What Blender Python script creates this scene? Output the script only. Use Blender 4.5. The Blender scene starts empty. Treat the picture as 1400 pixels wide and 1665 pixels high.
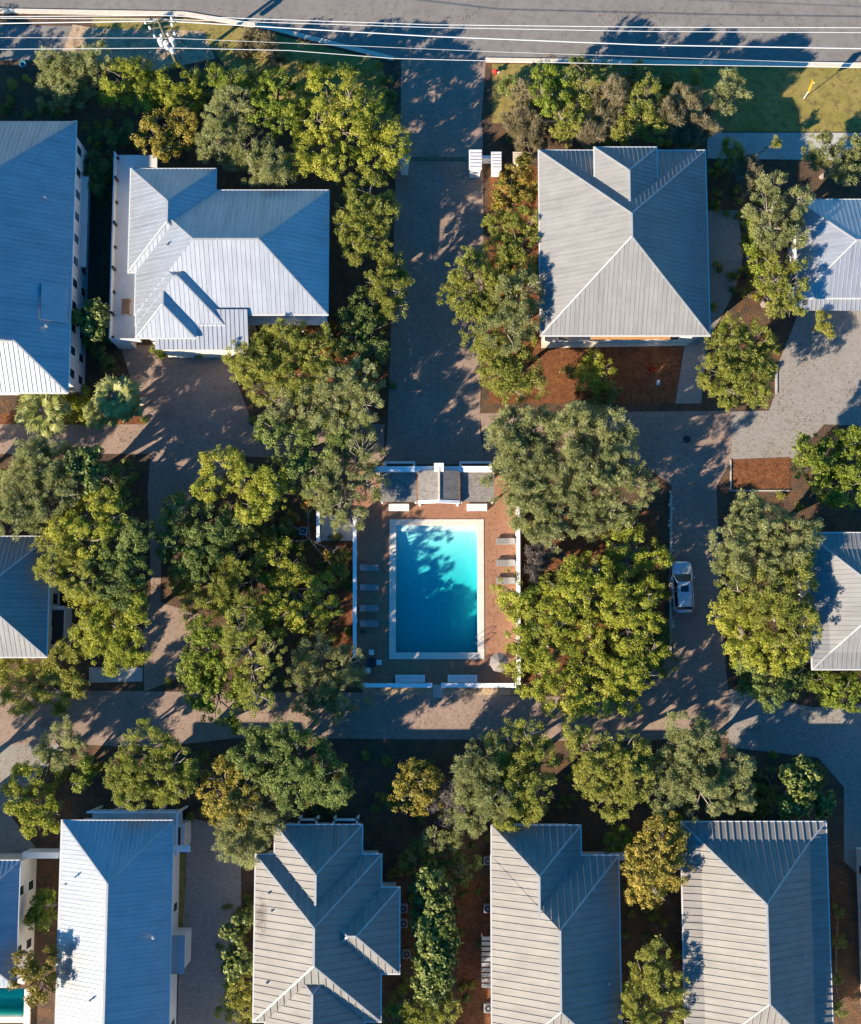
import bpy, bmesh, math, random
import numpy as np
from mathutils import Vector, Matrix
R = math.radians
random.seed(7); RG = np.random.default_rng(11)
scene = bpy.context.scene
# ------------------------------------------------------------------ camera
CAM_H = 125.0; TILT = R(6.5); FPX = 2125.0
cd = bpy.data.cameras.new("camera"); cam = bpy.data.objects.new("camera", cd)
scene.collection.objects.link(cam); scene.camera = cam
cam.location = (0, 0, CAM_H); cam.rotation_euler = (TILT, 0, 0)
cd.sensor_fit = 'HORIZONTAL'; cd.sensor_width = 36.0; cd.lens = 36.0*FPX/1400.0
cd.clip_start = 1.0; cd.clip_end = 3000.0
# ------------------------------------------------------------------ light
SUN_EL = R(24.5); SH = R(38.0)                 # elevation, direction in which shadows run
sd = bpy.data.lights.new("sun", 'SUN'); sd.energy = 5.0; sd.angle = R(0.5); sd.color = (1.0, 0.86, 0.68)
so = bpy.data.objects.new("sun", sd); scene.collection.objects.link(so)
so.rotation_euler = Vector((math.cos(SH)*math.cos(SUN_EL), math.sin(SH)*math.cos(SUN_EL), -math.sin(SUN_EL))).to_track_quat('-Z', 'Y').to_euler()
w = bpy.data.worlds.new("World"); scene.world = w; w.use_nodes = True
wn = w.node_tree.nodes; wl = w.node_tree.links
sky = wn.new('ShaderNodeTexSky'); sky.sky_type = 'NISHITA'; sky.sun_disc = False
sky.sun_elevation = SUN_EL; sky.sun_rotation = math.atan2(-math.cos(SH), -math.sin(SH)) % (2*math.pi)
sky.ozone_density = 6.0; sky.dust_density = 0.1; sky.air_density = 1.3
bg = wn['Background']; bg.inputs['Strength'].default_value = 0.084
hs = wn.new('ShaderNodeHueSaturation'); hs.inputs['Saturation'].default_value = 1.32
wl.new(sky.outputs[0], hs.inputs['Color']); wl.new(hs.outputs[0], bg.inputs['Color'])
scene.view_settings.view_transform = 'Standard'; scene.view_settings.look = 'None'
scene.view_settings.exposure = 1.45; scene.view_settings.gamma = 1.0
scene.cycles.max_bounces = 6; scene.cycles.transparent_max_bounces = 12
scene.cycles.diffuse_bounces = 3

def P(px, py, h=0.0):
    """photo pixel at true height h -> world point"""
    u = px-700.0; v = 832.5-py
    y = v*math.cos(TILT)+FPX*math.sin(TILT); z = v*math.sin(TILT)-FPX*math.cos(TILT)
    t = (CAM_H-h)/(-z)
    return Vector((u*t, y*t, h))
M2 = 1/16.7        # metres per photo pixel, for sizes

# ------------------------------------------------------------------ materials
def mat(name, col, col2=None, scale=1.0, rough=0.8, metal=0.0, bump=0.0, detail=6, spec=0.3, c3=None, s3=6.0, lo=.35, hi=.65, bscale=None):
    m = bpy.data.materials.new(name); m.use_nodes = True
    N = m.node_tree.nodes; L = m.node_tree.links; b = N['Principled BSDF']
    b.inputs['Roughness'].default_value = rough; b.inputs['Metallic'].default_value = metal
    b.inputs['Specular IOR Level'].default_value = spec
    b.inputs['Base Color'].default_value = (*col, 1)
    geo = N.new('ShaderNodeNewGeometry')
    if col2:
        n = N.new('ShaderNodeTexNoise'); n.inputs['Scale'].default_value = scale; n.inputs['Detail'].default_value = detail
        n.inputs['Roughness'].default_value = .65
        L.new(geo.outputs['Position'], n.inputs['Vector'])
        r = N.new('ShaderNodeValToRGB'); r.color_ramp.elements[0].position = lo; r.color_ramp.elements[1].position = hi
        r.color_ramp.elements[0].color = (*col, 1); r.color_ramp.elements[1].color = (*col2, 1)
        L.new(n.outputs['Fac'], r.inputs['Fac']); out = r.outputs['Color']
        if c3:
            n2 = N.new('ShaderNodeTexNoise'); n2.inputs['Scale'].default_value = s3; n2.inputs['Detail'].default_value = 8
            L.new(geo.outputs['Position'], n2.inputs['Vector'])
            r2 = N.new('ShaderNodeValToRGB'); r2.color_ramp.elements[0].position = .48; r2.color_ramp.elements[1].position = .68
            L.new(n2.outputs['Fac'], r2.inputs['Fac'])
            mx = N.new('ShaderNodeMix'); mx.data_type = 'RGBA'
            L.new(r2.outputs['Color'], mx.inputs['Factor']); L.new(out, mx.inputs['A']); mx.inputs['B'].default_value = (*c3, 1)
            out = mx.outputs['Result']
        L.new(out, b.inputs['Base Color'])
    if bump:
        nb = N.new('ShaderNodeTexNoise'); nb.inputs['Scale'].default_value = bscale or scale*6; nb.inputs['Detail'].default_value = 5
        L.new(geo.outputs['Position'], nb.inputs['Vector'])
        bp = N.new('ShaderNodeBump'); bp.inputs['Strength'].default_value = bump; bp.inputs['Distance'].default_value = .1
        L.new(nb.outputs['Fac'], bp.inputs['Height']); L.new(bp.outputs['Normal'], b.inputs['Normal'])
    return m

def paver_mat(name, a, b_, mortar, bw=0.22, bh=0.11, stain=(0.1,0.08,0.07), litter=.55):
    m = bpy.data.materials.new(name); m.use_nodes = True
    N = m.node_tree.nodes; L = m.node_tree.links; b = N['Principled BSDF']; b.inputs['Roughness'].default_value = .85
    b.inputs['Specular IOR Level'].default_value = .2
    geo = N.new('ShaderNodeNewGeometry')
    br = N.new('ShaderNodeTexBrick'); br.inputs['Scale'].default_value = 1; br.inputs['Brick Width'].default_value = bw
    br.inputs['Row Height'].default_value = bh; br.inputs['Mortar Size'].default_value = .012
    br.inputs['Color1'].default_value = (*a, 1); br.inputs['Color2'].default_value = (*b_, 1); br.inputs['Mortar'].default_value = (*mortar, 1)
    L.new(geo.outputs['Position'], br.inputs['Vector'])
    n = N.new('ShaderNodeTexNoise'); n.inputs['Scale'].default_value = .35; n.inputs['Detail'].default_value = 9; n.inputs['Roughness'].default_value = .7
    L.new(geo.outputs['Position'], n.inputs['Vector'])
    r = N.new('ShaderNodeValToRGB'); r.color_ramp.elements[0].position = .38; r.color_ramp.elements[1].position = .72
    r.color_ramp.elements[0].color = (0,0,0,1); r.color_ramp.elements[1].color = (.75,.75,.75,1)
    L.new(n.outputs['Fac'], r.inputs['Fac'])
    mx = N.new('ShaderNodeMix'); mx.data_type = 'RGBA'; L.new(r.outputs['Color'], mx.inputs['Factor'])
    L.new(br.outputs['Color'], mx.inputs['A']); mx.inputs['B'].default_value = (*stain, 1)
    n3 = N.new('ShaderNodeTexNoise'); n3.inputs['Scale'].default_value = 2.4; n3.inputs['Detail'].default_value = 9; n3.inputs['Roughness'].default_value = .75
    L.new(geo.outputs['Position'], n3.inputs['Vector'])
    r3 = N.new('ShaderNodeValToRGB'); r3.color_ramp.elements[0].position = .50; r3.color_ramp.elements[1].position = .66
    r3.color_ramp.elements[0].color = (0,0,0,1); r3.color_ramp.elements[1].color = (litter,litter,litter,1); L.new(n3.outputs['Fac'], r3.inputs['Fac'])
    mx3 = N.new('ShaderNodeMix'); mx3.data_type = 'RGBA'; L.new(r3.outputs['Color'], mx3.inputs['Factor'])
    L.new(mx.outputs['Result'], mx3.inputs['A']); mx3.inputs['B'].default_value = tuple(k*.55 for k in stain)+(1,)
    L.new(mx3.outputs['Result'], b.inputs['Base Color'])
    return m

def leaf_mat(name, c1, c2, c3, trans=.35):
    m = bpy.data.materials.new(name); m.use_nodes = True
    N = m.node_tree.nodes; L = m.node_tree.links; b = N['Principled BSDF']
    b.inputs['Roughness'].default_value = .55; b.inputs['Specular IOR Level'].default_value = .35
    geo = N.new('ShaderNodeNewGeometry')
    r = N.new('ShaderNodeValToRGB'); e = r.color_ramp.elements
    e[0].position = 0; e[0].color = (*c1, 1); e[1].position = 1; e[1].color = (*c3, 1); x = e.new(.55); x.color = (*c2, 1)
    n = N.new('ShaderNodeTexNoise'); n.inputs['Scale'].default_value = .8; n.inputs['Detail'].default_value = 4
    L.new(geo.outputs['Position'], n.inputs['Vector'])
    ad = N.new('ShaderNodeMath'); ad.operation = 'MULTIPLY_ADD'; ad.inputs[1].default_value = .5
    mr = N.new('ShaderNodeMapRange'); mr.inputs['From Min'].default_value = .3; mr.inputs['From Max'].default_value = .7
    mr.inputs['To Min'].default_value = 0; mr.inputs['To Max'].default_value = .55
    L.new(n.outputs['Fac'], mr.inputs['Value'])
    oi = N.new('ShaderNodeObjectInfo'); om = N.new('ShaderNodeMath'); om.operation = 'MULTIPLY_ADD'; om.inputs[1].default_value = .26; om.inputs[2].default_value = -.13
    L.new(oi.outputs['Random'], om.inputs[0]); oa = N.new('ShaderNodeMath'); oa.operation = 'ADD'; L.new(om.outputs[0], oa.inputs[0]); L.new(mr.outputs['Result'], oa.inputs[1])
    L.new(geo.outputs['Random Per Island'], ad.inputs[0]); L.new(oa.outputs[0], ad.inputs[2])
    L.new(ad.outputs[0], r.inputs['Fac'])
    L.new(r.outputs['Color'], b.inputs['Base Color'])
    tr = N.new('ShaderNodeBsdfTranslucent'); L.new(r.outputs['Color'], tr.inputs['Color'])
    mix = N.new('ShaderNodeMixShader'); mix.inputs[0].default_value = trans
    L.new(b.outputs[0], mix.inputs[1]); L.new(tr.outputs[0], mix.inputs[2])
    L.new(mix.outputs[0], N['Material Output'].inputs['Surface'])
    return m

def metal_roof(name, c1, c2, rough=.5, metal=.2, streak=0.0):
    m = bpy.data.materials.new(name); m.use_nodes = True
    N = m.node_tree.nodes; L = m.node_tree.links; b = N['Principled BSDF']
    b.inputs['Metallic'].default_value = metal; b.inputs['Roughness'].default_value = rough; b.inputs['Specular IOR Level'].default_value = .5 if metal > .3 else .22
    geo = N.new('ShaderNodeNewGeometry')
    n = N.new('ShaderNodeTexNoise'); n.inputs['Scale'].default_value = .6; n.inputs['Detail'].default_value = 7; n.inputs['Roughness'].default_value = .7
    L.new(geo.outputs['Position'], n.inputs['Vector'])
    r = N.new('ShaderNodeValToRGB'); r.color_ramp.elements[0].position = .3; r.color_ramp.elements[1].position = .7
    r.color_ramp.elements[0].color = (*c1, 1); r.color_ramp.elements[1].color = (*c2, 1)
    L.new(n.outputs['Fac'], r.inputs['Fac'])
    # weathering streaks that run down each slope, panel by panel
    fac = []
    for sc_ in ((.22,2.4,.2),(2.4,.22,.2)):
        vm = N.new('ShaderNodeVectorMath'); vm.operation = 'MULTIPLY'; vm.inputs[1].default_value = sc_; L.new(geo.outputs['Position'], vm.inputs[0])
        sn = N.new('ShaderNodeTexNoise'); sn.inputs['Scale'].default_value = 1; sn.inputs['Detail'].default_value = 7; sn.inputs['Roughness'].default_value = .65; L.new(vm.outputs[0], sn.inputs['Vector']); fac.append(sn.outputs['Fac'])
    ab = N.new('ShaderNodeVectorMath'); ab.operation = 'ABSOLUTE'; L.new(geo.outputs['True Normal'], ab.inputs[0]); sx = N.new('ShaderNodeSeparateXYZ'); L.new(ab.outputs[0], sx.inputs[0])
    gt = N.new('ShaderNodeMath'); gt.operation = 'GREATER_THAN'; L.new(sx.outputs[0], gt.inputs[0]); L.new(sx.outputs[1], gt.inputs[1])
    mf = N.new('ShaderNodeMix'); L.new(gt.outputs[0], mf.inputs['Factor']); L.new(fac[1], mf.inputs['A']); L.new(fac[0], mf.inputs['B'])
    sr = N.new('ShaderNodeMapRange'); sr.inputs['From Min'].default_value = .46; sr.inputs['From Max'].default_value = .72; sr.inputs['To Max'].default_value = .55; L.new(mf.outputs['Result'], sr.inputs['Value'])
    sm = N.new('ShaderNodeMix'); sm.data_type = 'RGBA'; L.new(sr.outputs['Result'], sm.inputs['Factor']); L.new(r.outputs['Color'], sm.inputs['A']); sm.inputs['B'].default_value = tuple(k*.62 for k in c1)+(1,)
    L.new(sm.outputs['Result'], b.inputs['Base Color'])
    n2 = N.new('ShaderNodeTexNoise'); n2.inputs['Scale'].default_value = 2.2; n2.inputs['Detail'].default_value = 3
    L.new(geo.outputs['Position'], n2.inputs['Vector'])
    bp = N.new('ShaderNodeBump'); bp.inputs['Strength'].default_value = .08; bp.inputs['Distance'].default_value = .03
    L.new(n2.outputs['Fac'], bp.inputs['Height']); L.new(bp.outputs['Normal'], b.inputs['Normal'])
    return m

M = {}
def stained(m, x, y, r, c):     # an old brown stain of its own shape
    N = m.node_tree.nodes; L = m.node_tree.links; b = N['Principled BSDF']; src = b.inputs['Base Color'].links[0].from_socket
    g = N.new('ShaderNodeNewGeometry'); mp = N.new('ShaderNodeMapping'); mp.inputs['Location'].default_value = (-x, -y, 0); L.new(g.outputs['Position'], mp.inputs['Vector'])
    s = N.new('ShaderNodeVectorMath'); s.operation = 'MULTIPLY'; s.inputs[1].default_value = (1/r[0], 1/r[1], 0); L.new(mp.outputs[0], s.inputs[0])
    l = N.new('ShaderNodeVectorMath'); l.operation = 'LENGTH'; L.new(s.outputs[0], l.inputs[0])
    n = N.new('ShaderNodeTexNoise'); n.inputs['Scale'].default_value = 2.5; n.inputs['Detail'].default_value = 6; L.new(g.outputs['Position'], n.inputs['Vector'])
    a = N.new('ShaderNodeMath'); a.operation = 'MULTIPLY_ADD'; a.inputs[1].default_value = 1.6; L.new(n.outputs['Fac'], a.inputs[0]); L.new(l.outputs['Value'], a.inputs[2])
    q = N.new('ShaderNodeMapRange'); q.inputs['From Min'].default_value = .9; q.inputs['From Max'].default_value = 1.8; q.inputs['To Min'].default_value = .75; q.inputs['To Max'].default_value = 0; L.new(a.outputs[0], q.inputs['Value'])
    x_ = N.new('ShaderNodeMix'); x_.data_type = 'RGBA'; L.new(q.outputs['Result'], x_.inputs['Factor']); L.new(src, x_.inputs['A']); x_.inputs['B'].default_value = (*c, 1); L.new(x_.outputs['Result'], b.inputs['Base Color']); return m
M['asphalt'] = mat('asphalt', (.175,.157,.14), (.205,.187,.165), .25, .9, bump=.2, bscale=30, c3=(.155,.14,.125), s3=1.3)
M['paver'] = paver_mat('tan_pavers', (.37,.265,.20), (.31,.22,.17), (.19,.14,.11), stain=(.19,.14,.11))
M['grey_paver'] = paver_mat('grey_pavers', (.30,.275,.24), (.265,.24,.21), (.19,.17,.15), .3, .15, stain=(.22,.195,.165))
M['pool_brick'] = paver_mat('pool_deck_brick', (.36,.18,.105), (.31,.15,.085), (.22,.13,.09), .2, .1, stain=(.25,.12,.07))
M['concrete'] = mat('concrete', (.33,.31,.28), (.42,.40,.36), .8, .9, bump=.2, bscale=25)
M['soil'] = mat('soil', (.055,.038,.026), (.11,.068,.04), .5, .95, bump=.8, bscale=9, c3=(.13,.062,.028), s3=1.1)
M['mulch'] = mat('mulch', (.12,.045,.017), (.22,.085,.033), 1.2, .95, bump=1, bscale=12, c3=(.10,.035,.014), s3=3)
M['sand'] = mat('sand', (.33,.235,.15), (.44,.32,.20), .5, .95, bump=.5, bscale=6, c3=(.22,.15,.09), s3=1.5)
M['grass'] = mat('grass', (.20,.175,.035), (.30,.225,.07), .45, .95, bump=.9, bscale=14, c3=(.16,.12,.04), s3=1.4)
M['white'] = mat('white_paint', (.74,.73,.70), (.80,.79,.77), 1.0, .55)
M['cream'] = mat('cream_siding', (.60,.56,.49), (.68,.64,.57), .6, .7)
M['trim'] = mat('grey_trim', (.50,.49,.46), (.56,.55,.52), 1, .6)
M['ltgrey'] = mat('light_grey_siding', (.50,.50,.50), (.60,.60,.60), .6, .7)
M['bright'] = metal_roof('bright_metal_roof', (.34,.352,.365), (.395,.408,.42), .40, .55)
M['weather'] = metal_roof('weathered_metal_roof', (.195,.183,.165), (.24,.226,.202), .6, .0)
_s = P(423,1492,7); M['stainmetal'] = stained(metal_roof('stained_metal_roof', (.195,.183,.165), (.24,.226,.202), .6, .0), _s.x, _s.y, (.75, 2.2), (.07,.055,.045))
M['mid'] = metal_roof('grey_metal_roof', (.20,.196,.186), (.24,.234,.222), .55, .08)
M['ridge'] = metal_roof('ridge_metal', (.38,.375,.36), (.45,.44,.42), .5, .2)
M['dull'] = mat('dull_grey_paint', (.20,.20,.20), (.26,.26,.26), 2, .6)
M['glass'] = mat('dark_glass', (.02,.03,.045), rough=.12, spec=.6)
M['dark'] = mat('dark_frame', (.03,.03,.035), rough=.5)
M['wood'] = mat('orange_wood', (.30,.14,.05), (.40,.20,.08), 4, .6)
M['polewood'] = mat('pole_wood', (.10,.09,.06), (.17,.15,.10), 3, .9)
M['bark'] = mat('bark', (.16,.13,.105), (.28,.24,.20), 4, .9, bump=.6)
M['shingle'] = paver_mat('grey_shingles', (.29,.26,.23), (.20,.185,.165), (.12,.11,.10), .3, .14, stain=(.14,.13,.115))
M['coping'] = paver_mat('pale_coping', (.66,.60,.50), (.60,.54,.46), (.46,.42,.36), .6, .4, stain=(.52,.47,.40), litter=.15)
M['cushion'] = mat('taupe_cushion', (.20,.185,.17), (.25,.23,.21), 5, .85)
M['steel'] = mat('steel', (.55,.55,.56), rough=.3, metal=.9)
M['wire'] = mat('cable', (.72,.70,.66), rough=.35, metal=.3)
M['yellow'] = mat('sign_yellow', (.85,.36,.01), rough=.5)
M['red'] = mat('red_paint', (.55,.03,.02), rough=.4)
M['teal'] = mat('teal_plastic', (.02,.25,.40), rough=.4)
M['green_metal'] = mat('green_metal', (.02,.09,.055), rough=.5)
M['carpaint'] = mat('silver_white_paint', (.45,.51,.57), rough=.25, metal=.45, spec=.6)
M['rubber'] = mat('rubber', (.02,.02,.02), rough=.8)
M['lamp_red'] = mat('tail_light', (.4,.01,.01), rough=.3)
M['lamp_clear'] = mat('head_light', (.6,.6,.6), rough=.2)
M['stone'] = mat('pale_stone', (.50,.43,.33), (.60,.53,.43), 2, .8)

def tiles(name, c):
    m = mat(name, c, tuple(min(1, k*1.08) for k in c), 3, .5); return m
M['poolwall'] = tiles('pool_plaster', (.55,.68,.64))
def water_mat():
    m = bpy.data.materials.new('water'); m.use_nodes = True
    N = m.node_tree.nodes; L = m.node_tree.links; N.remove(N['Principled BSDF'])
    t = N.new('ShaderNodeBsdfTransparent'); g = N.new('ShaderNodeBsdfGlossy'); g.inputs['Roughness'].default_value = .04
    f = N.new('ShaderNodeFresnel'); f.inputs['IOR'].default_value = 1.33
    mx = N.new('ShaderNodeMixShader'); gb = N.new('ShaderNodeNewGeometry'); iv = N.new('ShaderNodeMath'); iv.operation = 'SUBTRACT'; iv.inputs[0].default_value = 1; L.new(gb.outputs['Backfacing'], iv.inputs[1])
    ml = N.new('ShaderNodeMath'); ml.operation = 'MULTIPLY'; L.new(iv.outputs[0], ml.inputs[0]); L.new(f.outputs[0], ml.inputs[1]); L.new(ml.outputs[0], mx.inputs[0]); L.new(t.outputs[0], mx.inputs[1]); L.new(g.outputs[0], mx.inputs[2])
    nz = N.new('ShaderNodeTexNoise'); nz.inputs['Scale'].default_value = 2.5; nz.inputs['Detail'].default_value = 3
    geo = N.new('ShaderNodeNewGeometry'); L.new(geo.outputs['Position'], nz.inputs['Vector'])
    bp = N.new('ShaderNodeBump'); bp.inputs['Strength'].default_value = .25; bp.inputs['Distance'].default_value = .05
    L.new(nz.outputs['Fac'], bp.inputs['Height']); L.new(bp.outputs['Normal'], g.inputs['Normal']); L.new(bp.outputs['Normal'], f.inputs['Normal'])
    L.new(mx.outputs[0], N['Material Output'].inputs['Surface'])
    va = N.new('ShaderNodeVolumeAbsorption'); va.inputs['Color'].default_value = (.0,.785,.82,1); va.inputs['Density'].default_value = .90
    L.new(va.outputs[0], N['Material Output'].inputs['Volume'])
    return m
M['water'] = water_mat()

# ------------------------------------------------------------------ mesh helpers
col = scene.collection
def tag(o, label=None, cat=None, group=None, kind=None):
    if label: o['label'] = label
    if cat: o['category'] = cat
    if group: o['group'] = group
    if kind: o['kind'] = kind
    return o
def thing(name, loc, label, cat, group=None, rz=0):
    o = bpy.data.objects.new(name, None); col.objects.link(o); o.location = loc; o.rotation_euler.z = rz
    o.empty_display_size = .3
    return tag(o, label, cat, group)
def rootloc(o):
    while o.parent: o = o.parent
    return Vector(o.location)
class MB:
    def __init__(s): s.v = []; s.f = []
    def poly(s, pts):
        i = len(s.v); s.v += [tuple(p) for p in pts]; s.f.append(tuple(range(i, i+len(pts))))
    def hexa(s, b, t):
        i = len(s.v); s.v += [tuple(p) for p in b]+[tuple(p) for p in t]; n = len(b)
        s.f.append(tuple(i+k for k in reversed(range(n)))); s.f.append(tuple(i+n+k for k in range(n)))
        for k in range(n):
            j = (k+1) % n; s.f.append((i+k, i+j, i+n+j, i+n+k))
    def box(s, x0, y0, z0, x1, y1, z1):
        if x0 > x1: x0, x1 = x1, x0
        if y0 > y1: y0, y1 = y1, y0
        s.hexa([(x0,y0,z0),(x1,y0,z0),(x1,y1,z0),(x0,y1,z0)], [(x0,y0,z1),(x1,y0,z1),(x1,y1,z1),(x0,y1,z1)])
    def bar(s, a, b, w, h, up=(0,0,1)):
        a = Vector(a); b = Vector(b); d = (b-a).normalized(); u = Vector(up)
        sd_ = d.cross(u)
        if sd_.length < 1e-4: sd_ = d.cross(Vector((1,0,0)))
        sd_ = sd_.normalized()*w/2; n = sd_.cross(d).normalized()*h
        s.hexa([a-sd_, a+sd_, b+sd_, b-sd_], [a-sd_+n, a+sd_+n, b+sd_+n, b-sd_+n])
    def tube(s, pts, rad, n=6):
        pts = [Vector(p) for p in pts]
        if not hasattr(rad, '__len__'): rad = [rad]*len(pts)
        base = len(s.v)
        for k, p in enumerate(pts):
            d = (pts[min(k+1, len(pts)-1)]-pts[max(k-1, 0)]).normalized()
            a = d.cross(Vector((0,0,1)) if abs(d.z) < .9 else Vector((1,0,0))).normalized(); b = d.cross(a)
            for j in range(n):
                t = 2*math.pi*j/n; s.v.append(tuple(p+(a*math.cos(t)+b*math.sin(t))*rad[k]))
        for k in range(len(pts)-1):
            for j in range(n):
                j2 = (j+1) % n; o = base+k*n; s.f.append((o+j, o+j2, o+n+j2, o+n+j))
        s.f.append(tuple(base+j for j in reversed(range(n)))); o = base+(len(pts)-1)*n; s.f.append(tuple(o+j for j in range(n)))
    def cyl(s, x, y, z0, z1, r0, r1=None, n=14):
        s.tube([(x,y,z0),(x,y,z1)], [r0, r0 if r1 is None else r1], n)
    def build(s, name, m, parent=None, smooth=False, bevel=0):
        off = rootloc(parent) if parent else Vector((0,0,0))
        me = bpy.data.meshes.new(name)
        me.from_pydata([tuple(Vector(p)-off) for p in s.v], [], s.f); me.validate()
        bm = bmesh.new(); bm.from_mesh(me); bmesh.ops.recalc_face_normals(bm, faces=bm.faces)
        if bevel: bmesh.ops.bevel(bm, geom=bm.edges[:], offset=bevel, segments=2, affect='EDGES')
        bm.to_mesh(me); bm.free()
        if smooth:
            for p in me.polygons: p.use_smooth = True
        me.materials.append(M[m] if isinstance(m, str) else m)
        o = bpy.data.objects.new(name, me); col.objects.link(o)
        if parent: o.parent = parent
        return o
def copy_tree(o, parent=None):
    c = o.copy(); col.objects.link(c); c.parent = parent
    for ch in list(o.children): copy_tree(ch, c)
    return c
# ------------------------------------------------------------------ ground and roads
def sheet(name, pts, z, m, label=None, kind='structure'):
    b = MB(); b.poly([P(x, y, 0)+Vector((0,0,z)) for x, y in pts]); o = b.build(name, m); tag(o, label, None, None, kind); return o
g = MB()
# the ground: one sheet with an opening under each pool
pool = [P(644,855), P(776,855), P(776,1061), P(644,1061)]
px0, px1 = pool[0].x, pool[1].x; py0, py1 = pool[2].y, pool[0].y
q0, q1 = P(-120,1607), P(40,1652); sx0, sx1, sy0, sy1 = q0.x, q1.x, q1.y, q0.y
B = 700
xs = sorted([-B, sx0, sx1, px0, px1, B]); ys = sorted([-B, sy0, sy1, py0, py1, B])
for i in range(5):
    for j in range(5):
        a, b_, c, d = xs[i], xs[i+1], ys[j], ys[j+1]
        if (a >= px0-.01 and b_ <= px1+.01 and c >= py0-.01 and d <= py1+.01): continue
        if (a >= sx0-.01 and b_ <= sx1+.01 and c >= sy0-.01 and d <= sy1+.01): continue
        g.poly([(a,c,0),(b_,c,0),(b_,d,0),(a,d,0)])
tag(g.build('ground', 'soil'), kind='structure')
sheet('main_road', [(-900,-500),(2300,-500),(2300,113),(1400,105),(900,98),(640,95),(440,45),(300,22),(0,17),(-900,8)], .012, 'asphalt')
sheet('verge_grass', [(150,28),(300,30),(430,52),(620,99),(640,200),(400,150),(330,60),(150,46)], .010, 'grass')
sheet('grass_verge', [(800,104),(1400,110),(1700,113),(1700,214),(1150,214),(800,200)], .010, 'grass')
sheet('sandy_path', [(118,40),(160,46),(330,50),(350,95),(250,116),(120,104),(100,90)], .014, 'sand')
sheet('parking_pavement', [(-400,38),(118,42),(108,82),(60,98),(-400,100)], .013, 'asphalt')
sheet('entrance_road', [(652,97),(790,98),(782,205),(652,205)], .008, 'paver')
sheet('entrance_street', [(645,205),(785,205),(786,420),(780,700),(790,755),(625,755),(630,700),(640,420)], .016, 'paver')
sheet('west_street', [(195,560),(372,566),(384,620),(408,680),(625,690),(625,755),(400,742),(330,800),(285,840),(262,900),(262,980),(330,1000),(345,1060),(300,1100),(235,1124),(232,1030),(246,960),(240,800),(245,738),(-300,738),(-300,690),(236,690)], .020, 'paver')
sheet('north_lane', [(780,672),(1190,668),(1190,748),(1165,790),(1092,790),(1050,758),(790,755)], .018, 'paver')
sheet('east_lane', [(1092,790),(1165,790),(1172,1000),(1185,1130),(1030,1135),(1092,1060)], .022, 'paver')
sheet('south_lane', [(-300,1118),(235,1124),(420,1126),(600,1126),(1030,1135),(1185,1130),(1185,1200),(1000,1205),(700,1202),(380,1200),(250,1216),(120,1210),(-300,1215)], .026, 'paver')
sheet('corner_pavement', [(1185,1120),(1320,1150),(1500,1140),(1500,1520),(1372,1400),(1372,1280),(1330,1232),(1185,1215)], .030, 'grey_paver')
sheet('west_pavement', [(-300,1215),(120,1210),(60,1260),(20,1330),(60,1380),(60,1400),(-300,1400)], .024, 'grey_paver')
sheet('front_path', [(145,1085),(232,1085),(232,1108),(145,1110)], .030, 'concrete')
sheet('car_park', [(1262,600),(1290,530),(1300,502),(1600,500),(1600,700),(1340,690),(1290,745),(1190,747),(1190,668),(1250,668),(1262,636)], .024, 'grey_paver')
sheet('side_driveway', [(1150,342),(1200,342),(1208,420),(1196,470),(1150,560),(1140,656),(1098,656),(1114,556),(1148,545)], .014, 'grey_paver')
sheet('terrace_path', [(880,540),(1150,540),(1114,562),(880,566)], .019, 'stone')
sheet('pavement', [(640,207),(785,207),(785,262),(640,262)], .030, 'paver')
sheet('footpath', [(1150,216),(1500,216),(1500,262),(1150,258)], .022, 'concrete')
sheet('driveway', [(302,1328),(392,1350),(392,1800),(285,1800),(290,1600),(302,1440)], .014, 'grey_paver')
sheet('lawn', [(282,1388),(301,1388),(301,1520),(282,1520)], .012, 'grass')
sheet('mulch_bed', [(880,562),(1110,562),(1098,656),(880,656)], .012, 'mulch')
sheet('mulch_strip', [(1188,747),(1284,743),(1284,798),(1188,798)], .030, 'mulch')
sheet('mulch_border', [(848,830),(1060,830),(1085,900),(1080,1060),(980,1130),(848,1110)], .012, 'mulch')
sheet('mulch_patch', [(795,270),(878,270),(878,656),(795,656)], .012, 'mulch')
sheet('mulch_edge', [(0,672),(240,676),(240,690),(0,690)], .012, 'mulch')
sheet('mulch_ground', [(470,520),(640,520),(632,680),(470,660)], .012, 'mulch')
sheet('sand_border', [(590,1118),(850,1118),(850,1130),(590,1130)], .034, 'sand')
sheet('stone_step', [(704,1113),(718,1113),(720,1134),(704,1134)], .044, 'concrete')
sheet('bare_soil', [(480,840),(574,880),(574,1100),(480,1100)], .012, 'mulch')
sheet('driveway_edge', [(1100,1560),(1112,1560),(1112,1700),(1100,1700)], .012, 'mulch')
sheet('side_yard', [(742,1440),(800,1420),(800,1800),(742,1800)], .012, 'mulch')
def kerb(pts, wd=.28, h=.13, m='concrete', name='kerb'):
    b = MB(); W = [P(x, y) for x, y in pts]
    for a, c in zip(W, W[1:]): b.bar(a, c, wd, h)
    tag(b.build(name, m), kind='structure')
kerb([(-700,11),(0,18),(300,23),(440,46),(640,96)], .45, .13, 'stone')
kerb([(790,98),(1000,101),(1400,106),(1900,110)], .45, .13, 'stone')
kerb([(1091,800),(1090,1060),(1030,1128)], .2)
kerb([(1188,748),(1188,798),(1284,798)], .12)
kerb([(1262,602),(1262,640)], .2)
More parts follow.
